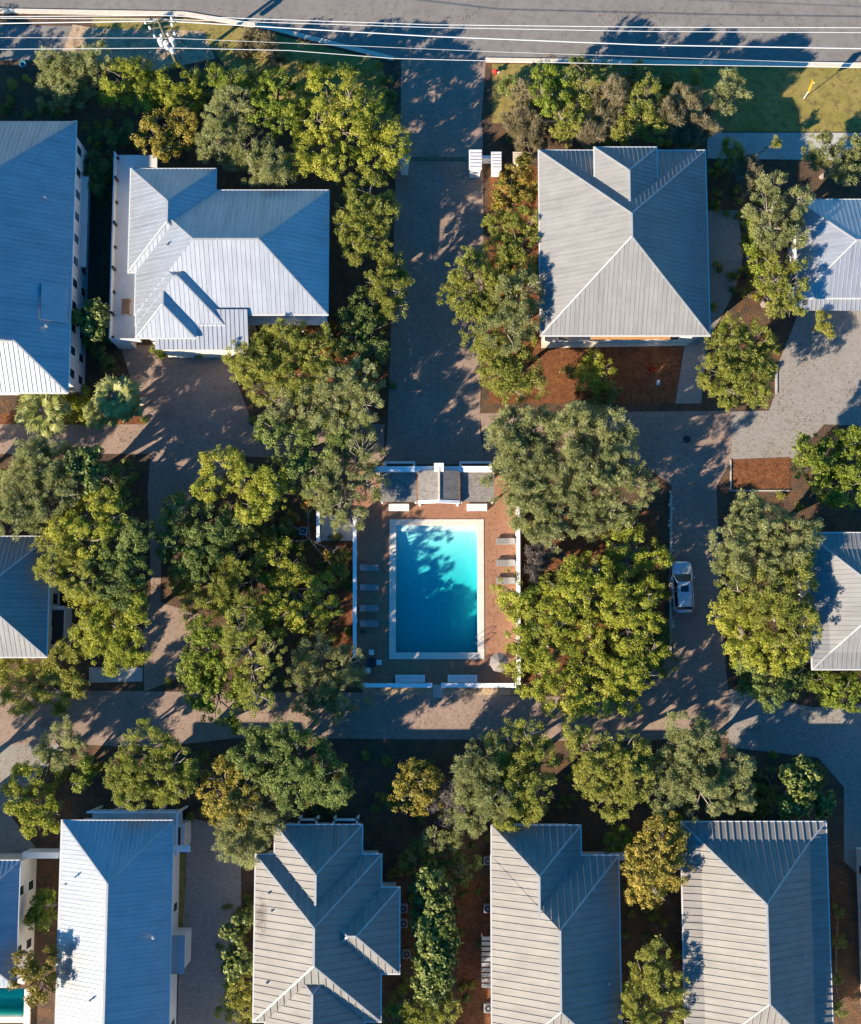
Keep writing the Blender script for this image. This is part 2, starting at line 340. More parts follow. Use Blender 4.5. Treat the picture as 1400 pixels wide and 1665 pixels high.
# pale stone block edging beside the east lane
t = thing('stone_edging', P(1092, 920), 'row of pale rough stones edging the lane west of the parked car', 'edging')
for k in range(36):
    c = P(1091+random.uniform(-3,3), 800+k*6.8); s_ = random.uniform(.10,.26); b = MB(); b.cyl(c.x, c.y, 0, random.uniform(.1,.28), s_, s_*.6, random.choice((5,6,7))); b.build('stone', 'stone', t)

# ------------------------------------------------------------------ pools
def basin(name, x0, x1, y0, y1, d0, d1, label, cat, cope):
    c = Vector(((x0+x1)/2, (y0+y1)/2, 0)); t = thing(name, c, label, cat)
    m = MB(); yb = y0+(y1-y0)*.42
    prof = [(y0, -d1), (yb, -d1*.8), (y1, -d0)]
    for (ya, za), (yc, zc) in zip(prof, prof[1:]): m.poly([(x0,ya,za),(x1,ya,za),(x1,yc,zc),(x0,yc,zc)])
    for x in (x0, x1): m.poly([(x,y0,0),(x,y1,0)]+[(x,y,z) for y, z in reversed(prof)])
    m.poly([(x0,y0,0),(x1,y0,0),(x1,y0,-d1),(x0,y0,-d1)]); m.poly([(x0,y1,0),(x1,y1,0),(x1,y1,-d0),(x0,y1,-d0)])
    m.build('basin', 'poolwall', t)
    wv = MB(); e = .006; zt = -.12
    pr = [(x, y, z+e) for (y, z) in [(y0+e, -d1), (yb, -d1*.8), (y1-e, -d0)] for x in (0,)]
    A = [(x0+e, y, z) for _, y, z in pr]+[(x0+e, y1-e, zt),(x0+e, y0+e, zt)]
    Bq = [(x1-e, y, z) for _, y, z in pr]+[(x1-e, y1-e, zt),(x1-e, y0+e, zt)]
    wv.hexa(A, Bq); wv.build('pool_water', 'water', t)
    if cope:
        m = MB(); k = cope; z0, z1 = .0, .09; o = .12
        m.box(x0-k, y0-k, z0, x1+k, y0, z1); m.box(x0-k, y1, z0, x1+k, y1+k, z1); m.box(x0-k, y0, z0, x0, y1, z1); m.box(x1, y0, z0, x1+k, y1, z1)
        m.build('coping', 'coping', t)
        m = MB()
        for s in range(1):   # entry step across the shallow end
            m.box(x0+.02, y1-.5, -d0+.02, x1-.02, y1-.021, -.2)
        m.build('entry_steps', 'poolwall', t)
        m = MB()
        for yy in (P(0,1036).y, P(0,1046).y):
            m.tube([(x1-.25,yy,-.5),(x1-.22,yy,.55),(x1+.1,yy,.82),(x1+.5,yy,.78),(x1+.62,yy,.05)], .025, 6)
        m.build('handrail', 'steel', t)
    return t
deck = MB()
dx0, dx1 = P(581,0).x, P(842,0).x; dy0, dy1 = P(0,1112).y, P(0,766).y
for bx in [(dx0,dy0,px0,dy1),(px1,dy0,dx1,dy1),(px0,dy0,px1,py0),(px0,py1,px1,dy1)]: deck.box(bx[0],bx[1],.0,bx[2],bx[3],.04)
tag(deck.build('pool_deck', 'pool_brick'), kind='structure')
basin('swimming_pool', px0, px1, py0, py1, .34, 2.0, 'rectangular blue swimming pool with pale coping in the brick courtyard', 'pool', .62)
basin('swimming_pool', sx0, sx1, sy0, sy1, 2.6, 2.8, 'small dark teal pool cut off by the bottom left edge of the photo', 'pool', .0)
b = MB(); e_ = P(48,1630); b.box(sx1+.02, sy0-1.5, 0, e_.x+.15, sy1, .35); b.box(sx0, sy0-.5, 0, sx1+.02, sy0-.01, .35)
tag(b.build('pool_edge_wall', 'cream'), 'cream kerb wall around the small teal pool', 'wall')

# ------------------------------------------------------------------ pool courtyard walls and furniture
def wall(pts, th, h, label, cap=True, m='white'):
    a = P(*pts[0]); t = thing('courtyard_wall', a, label, 'wall')
    b = MB(); c = MB()
    for p, q in zip(pts, pts[1:]):
        A, C = P(*p), P(*q); b.bar(A, C, th, h)
        c.bar(A+Vector((0,0,h)), C+Vector((0,0,h)), th+.1, .07)
        d = (C-A); n = max(1, int(d.length/2.6))
        for k in range(n+1):
            q_ = A+d*k/n; b.box(q_.x-th*.75, q_.y-th*.75, 0, q_.x+th*.75, q_.y+th*.75, h-.01)
    b.build('wall_body', m, t); c.build('wall_cap', m, t); return t
wall([(578,846),(578,1066)], .24, 1.35, 'long white courtyard wall west of the swimming pool')
wall([(841,822),(842,1110)], .24, 1.35, 'long white courtyard wall east of the swimming pool, half under foliage')
wall([(594,1114),(699,1114)], .3, 1.2, 'white wall south of the pool, left of the gate gap')
wall([(721,1114),(834,1114)], .3, 1.2, 'white wall south of the pool, right of the gate gap')
wall([(519,836),(519,879)], .2, 1.3, 'short white wall beside the grey utility yard west of the pool')
tag(sheet('utility_yard', [(522,838),(574,838),(574,879),(522,879)], .02, 'concrete'), kind='structure')
def ac(px, py, label, s=.38, h=.8, z=0):
    c = P(px, py, z+h); c.z = z; t = thing('air_conditioner', c, label, 'air conditioner', 'air conditioner units beside the houses')
    b = MB(); b.box(c.x-s, c.y-s, z+.03, c.x+s, c.y+s, z+h); b.build('casing', 'dull', t, bevel=.03)
    b = MB(); b.cyl(c.x, c.y, z+h, z+h+.03, s*.8, n=20); b.build('fan_grille', 'dark', t)
    b = MB(); b.cyl(c.x, c.y, z+h+.03, z+h+.05, s*.28, n=14); b.build('fan_hub', 'dull', t); return t
ac(493, 863, 'small white air conditioner unit in the mulch west of the pool yard')
# pool house
pc = P(713, 790); t = thing('pool_house', pc, 'small shingled pool pavilion with central gable and white back wall', 'pool house')
def W(x, y, h): return P(x, y, h)
h1 = 2.5
A = W(610, 763, h1); Bp = W(806, 763, h1)
b = MB(); b.box(A.x, A.y-.18, 0, Bp.x, A.y+.18, h1)
b.box(A.x-.15, A.y-.28, h1, Bp.x, A.y+.28, h1+.12); b.build('back_wall', 'white', t)
for xa, xb in ((618, 678), (748, 804)):
    a, c = W(xa, 769, h1-.2), W(xb, 816, h1-.2)
    b = MB(); b.box(a.x, c.y, h1-.32, c.x, a.y+.08, h1-.15); b.build('side_roof', 'shingle', t)
    for x in (a.x+.15, c.x-.15): b = MB(); b.box(x-.08, c.y+.1, 0, x+.08, c.y+.26, h1-.32); b.build('post', 'white', t)
rz, ez = 3.35, 2.75
L_, R_, Mx = W(681, 0, ez).x, W(745, 0, ez).x, (W(681,0,ez).x+W(745,0,ez).x)/2
y0_, y1_ = W(0, 814, ez).y, W(0, 766, ez).y
b = MB()
for sx in (L_, R_):
    b.hexa([(sx,y0_,ez),(sx,y1_,ez),(Mx,y1_,rz),(Mx,y0_,rz)], [(sx,y0_,ez+.1),(sx,y1_,ez+.1),(Mx,y1_,rz+.1),(Mx,y0_,rz+.1)])
b.build('gable_roof', 'shingle', t)
b = MB(); b.box(Mx-.09, y0_, rz+.09, Mx+.09, y1_+.2, rz+.16); b.build('ridge_cap', 'stone', t)
b = MB()
for sx in (L_-.05, R_+.05): b.hexa([(sx,y0_-.28,ez-.25),(sx,y0_,ez-.25),(Mx,y0_,rz-.2),(Mx,y0_-.28,rz-.2)], [(sx,y0_-.28,ez+.12),(sx,y0_,ez+.12),(Mx,y0_,rz+.14),(Mx,y0_-.28,rz+.14)])
b.build('gable_trim', 'white', t)
b = MB(); b.box(Mx-.45, A.y-.35, h1+.12, Mx+.45, A.y+.45, rz+.12); b.build('chimney_block', 'white', t)
for x in (L_+.15, R_-.15): b = MB(); b.box(x-.1, y0_-.2, 0, x+.1, y0_-.02, ez-.25); b.build('porch_post', 'white', t)
def slat_bench(xa, ya, xb, yb, label, h=.48, name='bench'):
    a, c = P(xa, ya, h), P(xb, yb, h); t = thing(name, Vector(((a.x+c.x)/2, (a.y+c.y)/2, .04)), label, 'bench', 'white benches around the pool')
    b = MB(); n = 6; dy = (a.y-c.y)/n
    for k in range(n): b.box(a.x, c.y+k*dy+.015, h-.05, c.x, c.y+(k+1)*dy-.015, h)
    b.build('seat', 'white', t)
    for x in (a.x+.08, c.x-.08):
        b = MB(); b.box(x-.06, c.y+.05, .04, x+.06, a.y-.05, h-.05); b.build('leg', 'white', t)
slat_bench(632, 819, 665, 831, 'short white slatted bench at the north-west corner of the pool deck')
slat_bench(759, 819, 792, 831, 'short white slatted bench at the north-east corner of the pool deck')
slat_bench(643, 1097, 691, 1110, 'long white slatted bench on the pool side of the south wall, left of the gap')
slat_bench(728, 1097, 776, 1110, 'long white slatted bench on the pool side of the south wall, right of the gap')
for xa, xb, lb in ((625, 675, 'left'), (747, 798, 'right')):
    a, c = P(xa, 750, .9), P(xb, 760, .9); t = thing('planter_box', Vector(((a.x+c.x)/2, c.y, 0)), 'open white frame projecting behind the pool house wall, %s one' % lb, 'planter', 'white frames behind the pool house')
    b = MB(); b.box(a.x, a.y-.2, 0, c.x, a.y, .9); b.box(a.x, c.y, 0, a.x+.2, a.y-.2, .9); b.box(c.x-.2, c.y, 0, c.x, a.y-.2, .9); b.build('rim', 'white', t)
    b = MB(); b.box(a.x+.2, c.y, 0, c.x-.2, a.y-.2, .35); b.build('planting_soil', 'soil', t)
# loungers
def lounger(px, py, flip, label, first=[None]):
    c = P(px, py, .35); loc = Vector((c.x, c.y, .045))
    if first[0] is None:
        t = thing('sun_lounger', (0,0,0), '', 'sun lounger')
        b = MB(); b.box(-.92,-.33,.22,.95,-.27,.29); b.box(-.92,.27,.22,.95,.33,.29); b.box(-.95,-.33,.22,-.89,.33,.29); b.box(.9,-.33,.22,.96,.33,.29); b.build('frame', 'dull', t)
        for x in (-.8, .8):
            for y in (-.28, .28):
                b = MB(); b.box(x-.03, y-.03, 0, x+.03, y+.03, .22); b.build('leg', 'ltgrey', t)
        b = MB()
        for k in range(4): b.box(-.28+k*.3, -.29, .29, -.28+k*.3+.285, .29, .37)
        b.build('seat', 'cushion', t, bevel=.015)
        b = MB(); b.hexa([(-.9,-.29,.55),(-.3,-.29,.29),(-.3,.29,.29),(-.9,.29,.55)], [(-.87,-.29,.62),(-.27,-.29,.36),(-.27,.29,.36),(-.87,.29,.62)]); b.build('backrest', 'cushion', t)
        b = MB(); b.hexa([(-.86,-.24,.625),(-.64,-.24,.53),(-.64,.24,.53),(-.86,.24,.625)], [(-.83,-.24,.69),(-.61,-.24,.595),(-.61,.24,.595),(-.83,.24,.69)]); b.build('pillow', 'dull', t)
        first[0] = t
    else: t = copy_tree(first[0])
    t.location = loc; t.rotation_euler.z = math.pi if flip else 0; tag(t, label, 'sun lounger', 'sun loungers beside the pool')
nm = ['northernmost', 'second from the north', 'third from the north', 'southernmost']
for k, y in enumerate((923, 955, 989, 1014)): lounger(600, y, False, 'taupe sun lounger on the shaded west deck, %s of four' % nm[k])
for k, y in enumerate((880, 915, 944)): lounger(823, y, True, 'pale sun lounger on the sunny east deck, %s of three' % (['northernmost', 'middle one', 'southernmost'][k]))
b = MB(); c = P(589,1027,.4); b.cyl(c.x,c.y,.04,.45,.17,.2); tag(b.build('side_stool', 'dark'), 'small dark round stool beside the southernmost west lounger', 'stool')
# tables
def patio(px, py, umbrella, label, cat):
    c = P(px, py, .7); c.z = .04; t = thing('patio_table', c, label, cat)
    b = MB(); b.cyl(c.x, c.y, .70, .74, .5, n=20); b.build('table_top', 'dark', t); b = MB(); b.cyl(c.x, c.y, .04, .70, .05); b.cyl(c.x, c.y, .04, .07, .25); b.build('pedestal', 'dark', t)
patio(604, 1077, False, 'small dark round table in the south-west corner of the pool deck', 'table')
patio(812, 1078, False, 'small dark round table under the grey umbrella', 'table')
for k, (px_, py_, a) in enumerate([(604,1061,0),(616,1077,1.6),(598,1090,2.9)]):
    c = P(px_, py_, .45); c.z = .04
    t = thing('patio_chair', c, ['white cushioned chair north of the dark round table', 'white cushioned chair east of the dark round table', 'white cushioned chair south of the dark round table'][k], 'chair', 'white chairs round the dark table')
    b = MB(); b.box(c.x-.24,c.y-.24,.38,c.x+.24,c.y+.24,.47); b.build('seat','white',t,bevel=.03)
    dx, dy = [(0,.24),(.24,0),(0,-.24)][k]
    b = MB(); b.box(c.x+dx-(.04 if dx else .24), c.y+dy-(.04 if dy else .24), .47, c.x+dx+(.04 if dx else .24), c.y+dy+(.04 if dy else .24), .85); b.build('backrest','ltgrey',t)
    for ax in (-.2,.2):
        for ay in (-.2,.2):
            b = MB(); b.box(c.x+ax-.02,c.y+ay-.02,.04,c.x+ax+.02,c.y+ay+.02,.38); b.build('leg','dark',t)
c = P(812,1077,2.2); t = thing('patio_umbrella', Vector((c.x,c.y,.04)), 'grey octagonal patio umbrella at the south-east corner of the pool deck', 'umbrella')
b = MB()
for k in range(8):
    a0, a1 = k*math.pi/4+.2, (k+1)*math.pi/4+.2
    b.poly([(c.x,c.y,2.45),(c.x+.95*math.cos(a0),c.y+.95*math.sin(a0),2.1),(c.x+.95*math.cos(a1),c.y+.95*math.sin(a1),2.1)])
b.build('canopy', mat('grey_canvas', (.20,.17,.15), (.25,.22,.20), 3), t)
b = MB(); b.cyl(c.x,c.y,.04,2.5,.03); b.build('pole','dark',t)
# ------------------------------------------------------------------ houses
def rect(px, ez):
    """eave rectangle in photo pixels -> world x0,y0,x1,y1 (y0 south)"""
    x0, y0, x1, y1 = px; a = P(x0, y0, ez); c = P(x1, y1, ez); d = P(x1, y0, ez); e = P(x0, y1, ez)
    return ((a.x+e.x)/2, (c.y+e.y)/2, (c.x+d.x)/2, (a.y+d.y)/2)
def hip(parent, px, ez, pitch=30, m='bright', ribs=.4, rw=.045, rh=.032, skirt=0, spitch=14, gutter=True, world=None, sides='NSEW', cap='ridge', name='roof', caps=((1,1),(0,1),(0,0),(1,0))):
    x0, y0, x1, y1 = world or rect(px, ez)
    W_, D_ = x1-x0, y1-y0; half = min(W_, D_)/2; tp, ts = math.tan(R(pitch)), math.tan(R(spitch))
    def hz(d): return ez+(d*ts if d <= skirt else skirt*ts+(d-skirt)*tp)
    def pt(s, u, d):       # slope side, distance along the eave, distance in from the eave
        if s == 'S': return Vector((x0+u, y0+d, hz(d)))
        if s == 'N': return Vector((x1-u, y1-d, hz(d)))
        if s == 'W': return Vector((x0+d, y1-u, hz(d)))
        return Vector((x1-d, y0+u, hz(d)))
    b = MB(); up = MB()
    rings = [0]+([skirt] if skirt else [])+[half]
    for s in 'SNWE':
        L = W_ if s in 'SN' else D_
        for d0, d1 in zip(rings, rings[1:]):
            q = [pt(s, d0, d0), pt(s, L-d0, d0), pt(s, L-d1, d1), pt(s, d1, d1)]
            if (q[2]-q[3]).length < .01: q = q[:3]
            b.poly(q)
    b.poly([(x0,y0,ez-.16),(x1,y0,ez-.16),(x1,y1,ez-.16),(x0,y1,ez-.16)])
    for a, c in (((x0,y0),(x1,y0)),((x1,y0),(x1,y1)),((x1,y1),(x0,y1)),((x0,y1),(x0,y0))):
        b.poly([(*a,ez-.16),(*c,ez-.16),(*c,ez),(*a,ez)])
    for s in 'SNWE':
        L = W_ if s in 'SN' else D_; n = int(L/ribs); off = (L-n*ribs)/2
        lat = Vector((1,0,0)) if s in 'SN' else Vector((0,1,0))
        for k in range(n+1):
            u = off+k*ribs; dm = min(u, L-u, half)
            if dm < .1: continue
            pts = [0.0]+([skirt] if skirt and dm > skirt else [])+[dm]
            for d0, d1 in zip(pts, pts[1:]):
                A, C = pt(s, u, d0), pt(s, u, d1)
                b.hexa([A-lat*rw/2-Vector((0,0,.01)), A+lat*rw/2-Vector((0,0,.01)), C+lat*rw/2-Vector((0,0,.01)), C-lat*rw/2-Vector((0,0,.01))],
                       [A-lat*rw/3+Vector((0,0,rh)), A+lat*rw/3+Vector((0,0,rh)), C+lat*rw/3+Vector((0,0,rh)), C-lat*rw/3+Vector((0,0,rh))])
    r = b.build(name, m, parent)
    c = MB(); z = Vector((0,0,rh*.6))
    def corner(d, a): return Vector((x0+d if a[0] else x1-d, y0+d if a[1] else y1-d, hz(d)))
    for a in caps:
        for d0, d1 in zip(rings, rings[1:]): c.bar(corner(d0,a)+z, corner(d1,a)+z, .13, .04)
    if D_ > W_+.1: c.bar(Vector(((x0+x1)/2, y0+half, hz(half)))+z, Vector(((x0+x1)/2, y1-half, hz(half)))+z, .2, .05)
    elif W_ > D_+.1: c.bar(Vector((x0+half, (y0+y1)/2, hz(half)))+z, Vector((x1-half, (y0+y1)/2, hz(half)))+z, .2, .05)
    c.build('ridge_cap', cap, r)
    if gutter:
        g_ = MB(); k = .11
        if 'S' in sides: g_.box(x0-k, y0-k, ez-.13, x1+k, y0-.004, ez-.01)
        if 'N' in sides: g_.box(x0-k, y1+.004, ez-.13, x1+k, y1+k, ez-.01)
        if 'W' in sides: g_.box(x0-k, y0, ez-.135, x0-.004, y1, ez-.012)
        if 'E' in sides: g_.box(x1+.004, y0, ez-.135, x1+k, y1, ez-.012)
        g_.build('gutter', 'trim', r)
    return r, (x0, y0, x1, y1, half, hz)
def walls(parent, w_, ez, inset=.55, m='cream', win='', step=3.2, z0=0, name='wall', wz=(.9,2.3), storeys=2, ww=1.0):
    x0, y0, x1, y1 = w_[:4]; x0 += inset; y0 += inset; x1 -= inset; y1 -= inset
    b = MB(); b.box(x0, y0, z0, x1, y1, ez-.165); b.box(x0-.04, y0-.04, z0, x1+.04, y1+.04, .35)
    b.build(name, m, parent)
    for s in win:
        L = (x1-x0) if s in 'NS' else (y1-y0); n = max(1, int(L/step))
        for k in range(n):
            u = (k+.5)*L/n
            for st in range(storeys):
                za, zb = wz[0]+st*2.9, wz[1]+st*2.9
                if zb > ez-.4: continue
                f = MB(); p = MB(); k2 = ww/2
                def bx(mb, o0, o1, k_, a_, c_):
                    if s == 'E': mb.box(x1+o0, y0+u-k_, a_, x1+o1, y0+u+k_, c_)
                    if s == 'W': mb.box(x0-o1, y0+u-k_, a_, x0-o0, y0+u+k_, c_)
                    if s == 'N': mb.box(x0+u-k_, y1+o0, a_, x0+u+k_, y1+o1, c_)
                    if s == 'S': mb.box(x0+u-k_, y0-o1, a_, x0+u+k_, y0-o0, c_)
                bx(f, -.02, .05, k2+.08, za-.08, zb+.08); wi = f.build('window', 'white', parent)
                bx(p, .03, .06, k2, za, zb); p.build('pane', 'glass', wi)
def vents(parent, spots):
    for x, y, z in spots:
        c = P(x, y, z); b = MB(); b.cyl(c.x, c.y, z-.5, z+.3, .07, n=8); b.cyl(c.x, c.y, z-.05, z+.02, .14, n=8); b.build('roof_vent', 'ridge', parent)
def house(px, py, label, name='house'): return thing(name, P(px, py, 0), label, 'house')

# large house, left edge
H = house(40, 420, 'large house with a plain bright metal roof at the left edge, north of the palms')
ez = 6.4; x0, y0, x1, y1 = rect((-150, 197, 116, 638), ez)
tp = math.tan(R(32)); A = P(36, 568, 0); run = 4.2
b = MB(); ti = ez+run*tp; top = ez+11*tp
SE, NE = (x1,y0,ez), (x1,y1,ez); a1 = (x1-run,y0+run,ti); nt = (x1-11,y1-11,top); w0 = (x1-11,y0+run,ti); wt = (x1-11,y0+run,top)
b.poly([SE,NE,nt,wt,a1])
b.poly([SE,a1,w0,(x1-11,y0,ez)]); b.poly([NE,(x1-22,y1,ez),nt]); b.poly([a1,wt,w0])
b.poly([wt,nt,(x1-22,y1,ez),(x1-22,y0,ez)]); b.poly([(x1,y0,ez-.16),(x1,y1,ez-.16),(x1-22,y1,ez-.16),(x1-22,y0,ez-.16)])
b.poly([SE,NE,(x1,y1,ez-.16),(x1,y0,ez-.16)]); b.poly([SE,(x1-22,y0,ez),(x1-22,y0,ez-.16),(x1,y0,ez-.16)]); b.poly([NE,(x1-22,y1,ez),(x1-22,y1,ez-.16),(x1,y1,ez-.16)])
L = y1-y0
for k in range(int(L/.42)):
    u = .2+k*.42; dm = u if u < run else min(11, L-u)
    b.bar((x1,y0+u,ez), (x1-dm,y0+u,ez+dm*tp), .04, .035)
for k in range(26):
    u = .2+k*.42; dm = min(u, run); dn = min(u, 11)
    b.bar((x1-u,y0,ez),(x1-u,y0+dm,ez+dm*tp), .04, .05); b.bar((x1-u,y1,ez),(x1-u,y1-dn,ez+dn*tp), .04, .05)
rf = b.build('roof', 'bright', H)
b = MB(); b.bar(SE, a1, .16, .09); b.bar(NE, nt, .16, .09); b.bar(a1, w0, .18, .08); b.build('ridge_cap', 'ridge', rf)
b = MB(); b.box(x1+.004,y0-.1,ez-.13,x1+.12,y1+.1,ez-.01); b.box(x1-22,y0-.12,ez-.13,x1,y0-.004,ez-.01); b.build('gutter', 'trim', rf)
a, c = P(71, 463, 7.4), P(120, 524, 7.0); xa, xb = a.x, x1-.2; zf = lambda x: ez+(x1-x)*tp
b = MB(); b.hexa([(xa,c.y,zf(xa)-.1),(xb,c.y,zf(xb)-.1),(xb,a.y,zf(xb)-.1),(xa,a.y,zf(xa)-.1)], [(xa,c.y,zf(xa)+.30),(xb,c.y,zf(xb)+.30),(xb,a.y,zf(xb)+.30),(xa,a.y,zf(xa)+.30)])
b.build('dormer', 'bright', H); vents(H, [(74,322,8.0),(75,530,8.0),(3,308,9.5)])
walls(H, (x1-21.5,y0,x1+.95,y1), ez, 1.1, 'ltgrey', 'E', 2.1, ww=.8)
b = MB(); b.box(x1-.15, P(0,290,0).y-10, 3.0, x1+.5, P(0,290,0).y-1, 3.1); b.build('balcony', 'trim', H)

# top-left house with the stepped roof
H = house(370, 420, 'sprawling pale house with stepped hip roofs and a long west gallery')
ez = 6.0; k_ = dict(m='bright', ribs=.42, pitch=32)
_, w1 = hip(H, (222, 310, 533, 511), ez, caps=((0,1),(0,0),(1,0)), **k_)
_, w2 = hip(H, (211, 275, 349, 442), ez+.008, **k_)
_, w3 = hip(H, (222.5, 395, 365, 528), ez-.012, caps=((0,1),), **k_)
_, w4 = hip(H, (223, 430, 318, 549), ez-.024, caps=((1,1),(0,1)), **k_)
a, c = rect((252, 508, 404, 567), 5.4)[:2], rect((252, 508, 404, 567), 5.4)[2:]
b = MB(); b.hexa([(a[0],a[1],5.0),(c[0],a[1],5.0),(c[0],c[1],6.2),(a[0],c[1],6.2)], [(a[0],a[1],5.12),(c[0],a[1],5.12),(c[0],c[1],6.5),(a[0],c[1],6.5)])
for k in range(1, 21):
    x = a[0]+(c[0]-a[0])*k/21; b.bar((x,a[1],5.12),(x,c[1],6.5), .045, .05)
b.build('porch_roof', 'bright', H)
for w_ in (w1, w2, w3, w4): walls(H, w_, ez, .6, 'cream', 'S' if w_ is w1 else '')
b = MB(); b.box(a[0]+.3,a[1]+.4,0,c[0]-.3,c[1],4.98); b.build('porch_wall', 'cream', H)
vents(H, [(270,398,8.3)])
q, r_ = P(404,513,3.0), P(532,522,3.0); b = MB(); b.box(q.x,r_.y-.4,2.9,r_.x,q.y+.6,3.05); b.build('porch_beam','white',H)
b = MB()
for k in range(4): b = MB(); x = q.x+.3+(r_.x-q.x-.6)*k/3; b.box(x-.12,r_.y-.3,0,x+.12,r_.y-.06,2.9); b.build('porch_post','white',H)
a, c = P(189, 252, 3.2), P(211, 556, 3.2); e = P(222, 440, 3.2)   # west gallery
b = MB(); b.box(a.x, c.y, 3.0, c.x, a.y, 3.2); b.box(c.x, c.y, 3.0, e.x+.6, e.y, 3.2); b.box(c.x, a.y-1.2, 3.0, P(262,0,3.2).x, a.y, 3.2); b.build('gallery_floor', 'trim', H)
b = MB(); b.box(a.x, c.y, 3.2, a.x+.12, a.y, 4.15); b.box(a.x, c.y, 3.2, e.x+.6, c.y+.12, 4.15); b.build('railing', 'ltgrey', H)
for k in range(9):
    y = c.y+.4+(a.y-c.y-.8)*k/8; b = MB(); b.box(a.x+.12, y-.1, 0, a.x+.32, y+.1, 4.3 if k % 2 else 3.6); b.build('gallery_post', 'dark', H)
b = MB(); b.box(a.x+.02, c.y+.1, 0, c.x-.1, a.y-.1, 2.99); b.build('gallery_wall', 'cream', H)
s_, e2 = P(199, 487, 3.6), P(212, 512, 3.6); t = thing('outdoor_table', Vector(((s_.x+e2.x)/2, s_.y, 3.2)), 'orange brown wooden table on the west gallery of the stepped-roof house', 'table')
b = MB(); n = 5
for k in range(n): b.box(s_.x+(e2.x-s_.x)*k/n+.01, e2.y, 3.88, s_.x+(e2.x-s_.x)*(k+1)/n-.01, s_.y, 3.94)
b.build('table_top', 'wood', t)
for x in (s_.x+.05, e2.x-.1):
    for y in (s_.y-.12, e2.y+.05): b = MB(); b.box(x,y,3.2,x+.07,y+.07,3.88); b.build('leg','wood',t)

# framed house, top right
H = house(1014, 400, 'square grey-roofed house with a raised north dormer, south yard of orange mulch')
ez = 5.8
_, w1 = hip(H, (878, 245, 1150, 545), ez, 32, 'mid', .42)
_, w2 = hip(H, (968, 240, 1069, 400), ez+2.15, 32, 'mid', .42)
walls(H, w1, ez, .8, 'cream', 'SE'); walls(H, w2, ez+2.15, .3, 'cream', '', z0=ez-.5, name='dormer_wall')
vents(H, [(958,330,8.0)])
q, r_ = P(960,546,2.8), P(1090,550,2.8); b = MB(); b.box(q.x,r_.y-.1,2.7,r_.x,q.y+1.2,2.8); b.build('door_awning','wood',H)

# small bright house, right edge
H = house(1400, 410, 'bright white-roofed house at the right edge north of the car park')
_, w1 = hip(H, (1297, 325, 1520, 484), 5.4, 27, 'bright', .42)
walls(H, w1, 5.4, .6, 'white', 'W')
a, c = P(1300, 478, 3.2), P(1400, 504, 3.2); b = MB(); b.hexa([(a.x,c.y,2.9),(a.x+9,c.y,2.9),(a.x+9,a.y,3.6),(a.x,a.y,3.6)], [(a.x,c.y,3.0),(a.x+9,c.y,3.0),(a.x+9,a.y,3.7),(a.x,a.y,3.7)])
for k in range(22): b.bar((a.x+.2+k*.42,c.y,3.0),(a.x+.2+k*.42,a.y,3.7),.04,.05)
b.build('porch_roof','bright',H)

# right middle
H = house(1400, 980, 'weathered grey-roofed house at the right edge, half behind the tall oaks')
_, w1 = hip(H, (1318, 867, 1560, 1088), 6.0, 31, 'mid', .42, skirt=1.5, spitch=15)
walls(H, w1, 6.0, .6, 'cream', 'WS')
# left middle
H = house(10, 970, 'grey hip-roofed house at the left edge beside the yellow-green trees')
_, w1 = hip(H, (-150, 873, 78, 1068), 5.8, 32, 'mid', .42)
walls(H, w1, 5.8, .6, 'cream', 'ES')
a, c = P(80, 985, 3.0), P(101, 1052, 3.0); b = MB(); b.box(a.x-.6,c.y,0,c.x,a.y,2.2); b.build('side_porch','ltgrey',H)
b = MB(); b.box(a.x-.4,c.y+.25,2.2,c.x-.15,a.y-.4,2.25); b.build('porch_deck','dark',H)
b = MB(); b.box(a.x-.6,a.y-.3,2.2,c.x,a.y,2.95); b.build('porch_parapet','ltgrey',H)

# bottom left corner
H = house(-40, 1500, 'blue-shadowed house at the bottom left corner with the small teal pool')
_, w1 = hip(H, (-200, 1400, 28, 1604), 5.8, 29, 'bright', .42)
walls(H, w1, 5.8, -.3+.5, 'cream', 'E', 4.5, ww=.8)
b = MB(); a = P(30,1400,2.5); b.box(a.x, P(0,1590,0).y, 0, a.x+.9, P(0,1402,0).y, 2.4); b.build('garden_wall', 'cream', H)
a, c = P(36, 1386, 2.6), P(94, 1396, 2.6); b = MB(); b.box(a.x, c.y, 0, c.x, a.y, 2.6); tag(b.build('garden_wall','white'), 'white garden wall linking the two bottom-left houses', 'wall')

# bottom left long house
H = house(183, 1520, 'long bright-roofed house with one white and one blue slope, bottom left')
ez = 6.2
_, w1 = hip(H, (93, 1335, 275, 1850), ez, 32, 'bright', .38)
walls(H, w1, ez, .5, 'white', 'E', 4.6, ww=.7)
x1 = w1[2]
a, c = P(271, 1521, 4.5), P(299, 1584, 4.5); b = MB(); b.box(a.x-.8, c.y, 4.3, c.x, a.y, 4.5); b.build('bay_roof', 'bright', H)
b = MB(); b.box(a.x-.8, c.y+.2, 0, c.x-.2, a.y-.2, 4.3); b.build('bay_wall', 'white', H)
a, c = P(278, 1375, 4.4), P(308, 1386, 4.4); b = MB(); b.hexa([(a.x-.8,c.y,4.2),(c.x,c.y,4.0),(c.x,a.y,4.0),(a.x-.8,a.y,4.2)],[(a.x-.8,c.y,4.4),(c.x,c.y,4.2),(c.x,a.y,4.2),(a.x-.8,a.y,4.4)]); b.build('door_canopy','white',H)
a, c = P(140, 1321, 5.4), P(288, 1336, 5.4); b = MB(); b.box(a.x, c.y-.9, 2.9, c.x, a.y, 3.1); b.build('balcony_floor','ltgrey',H)
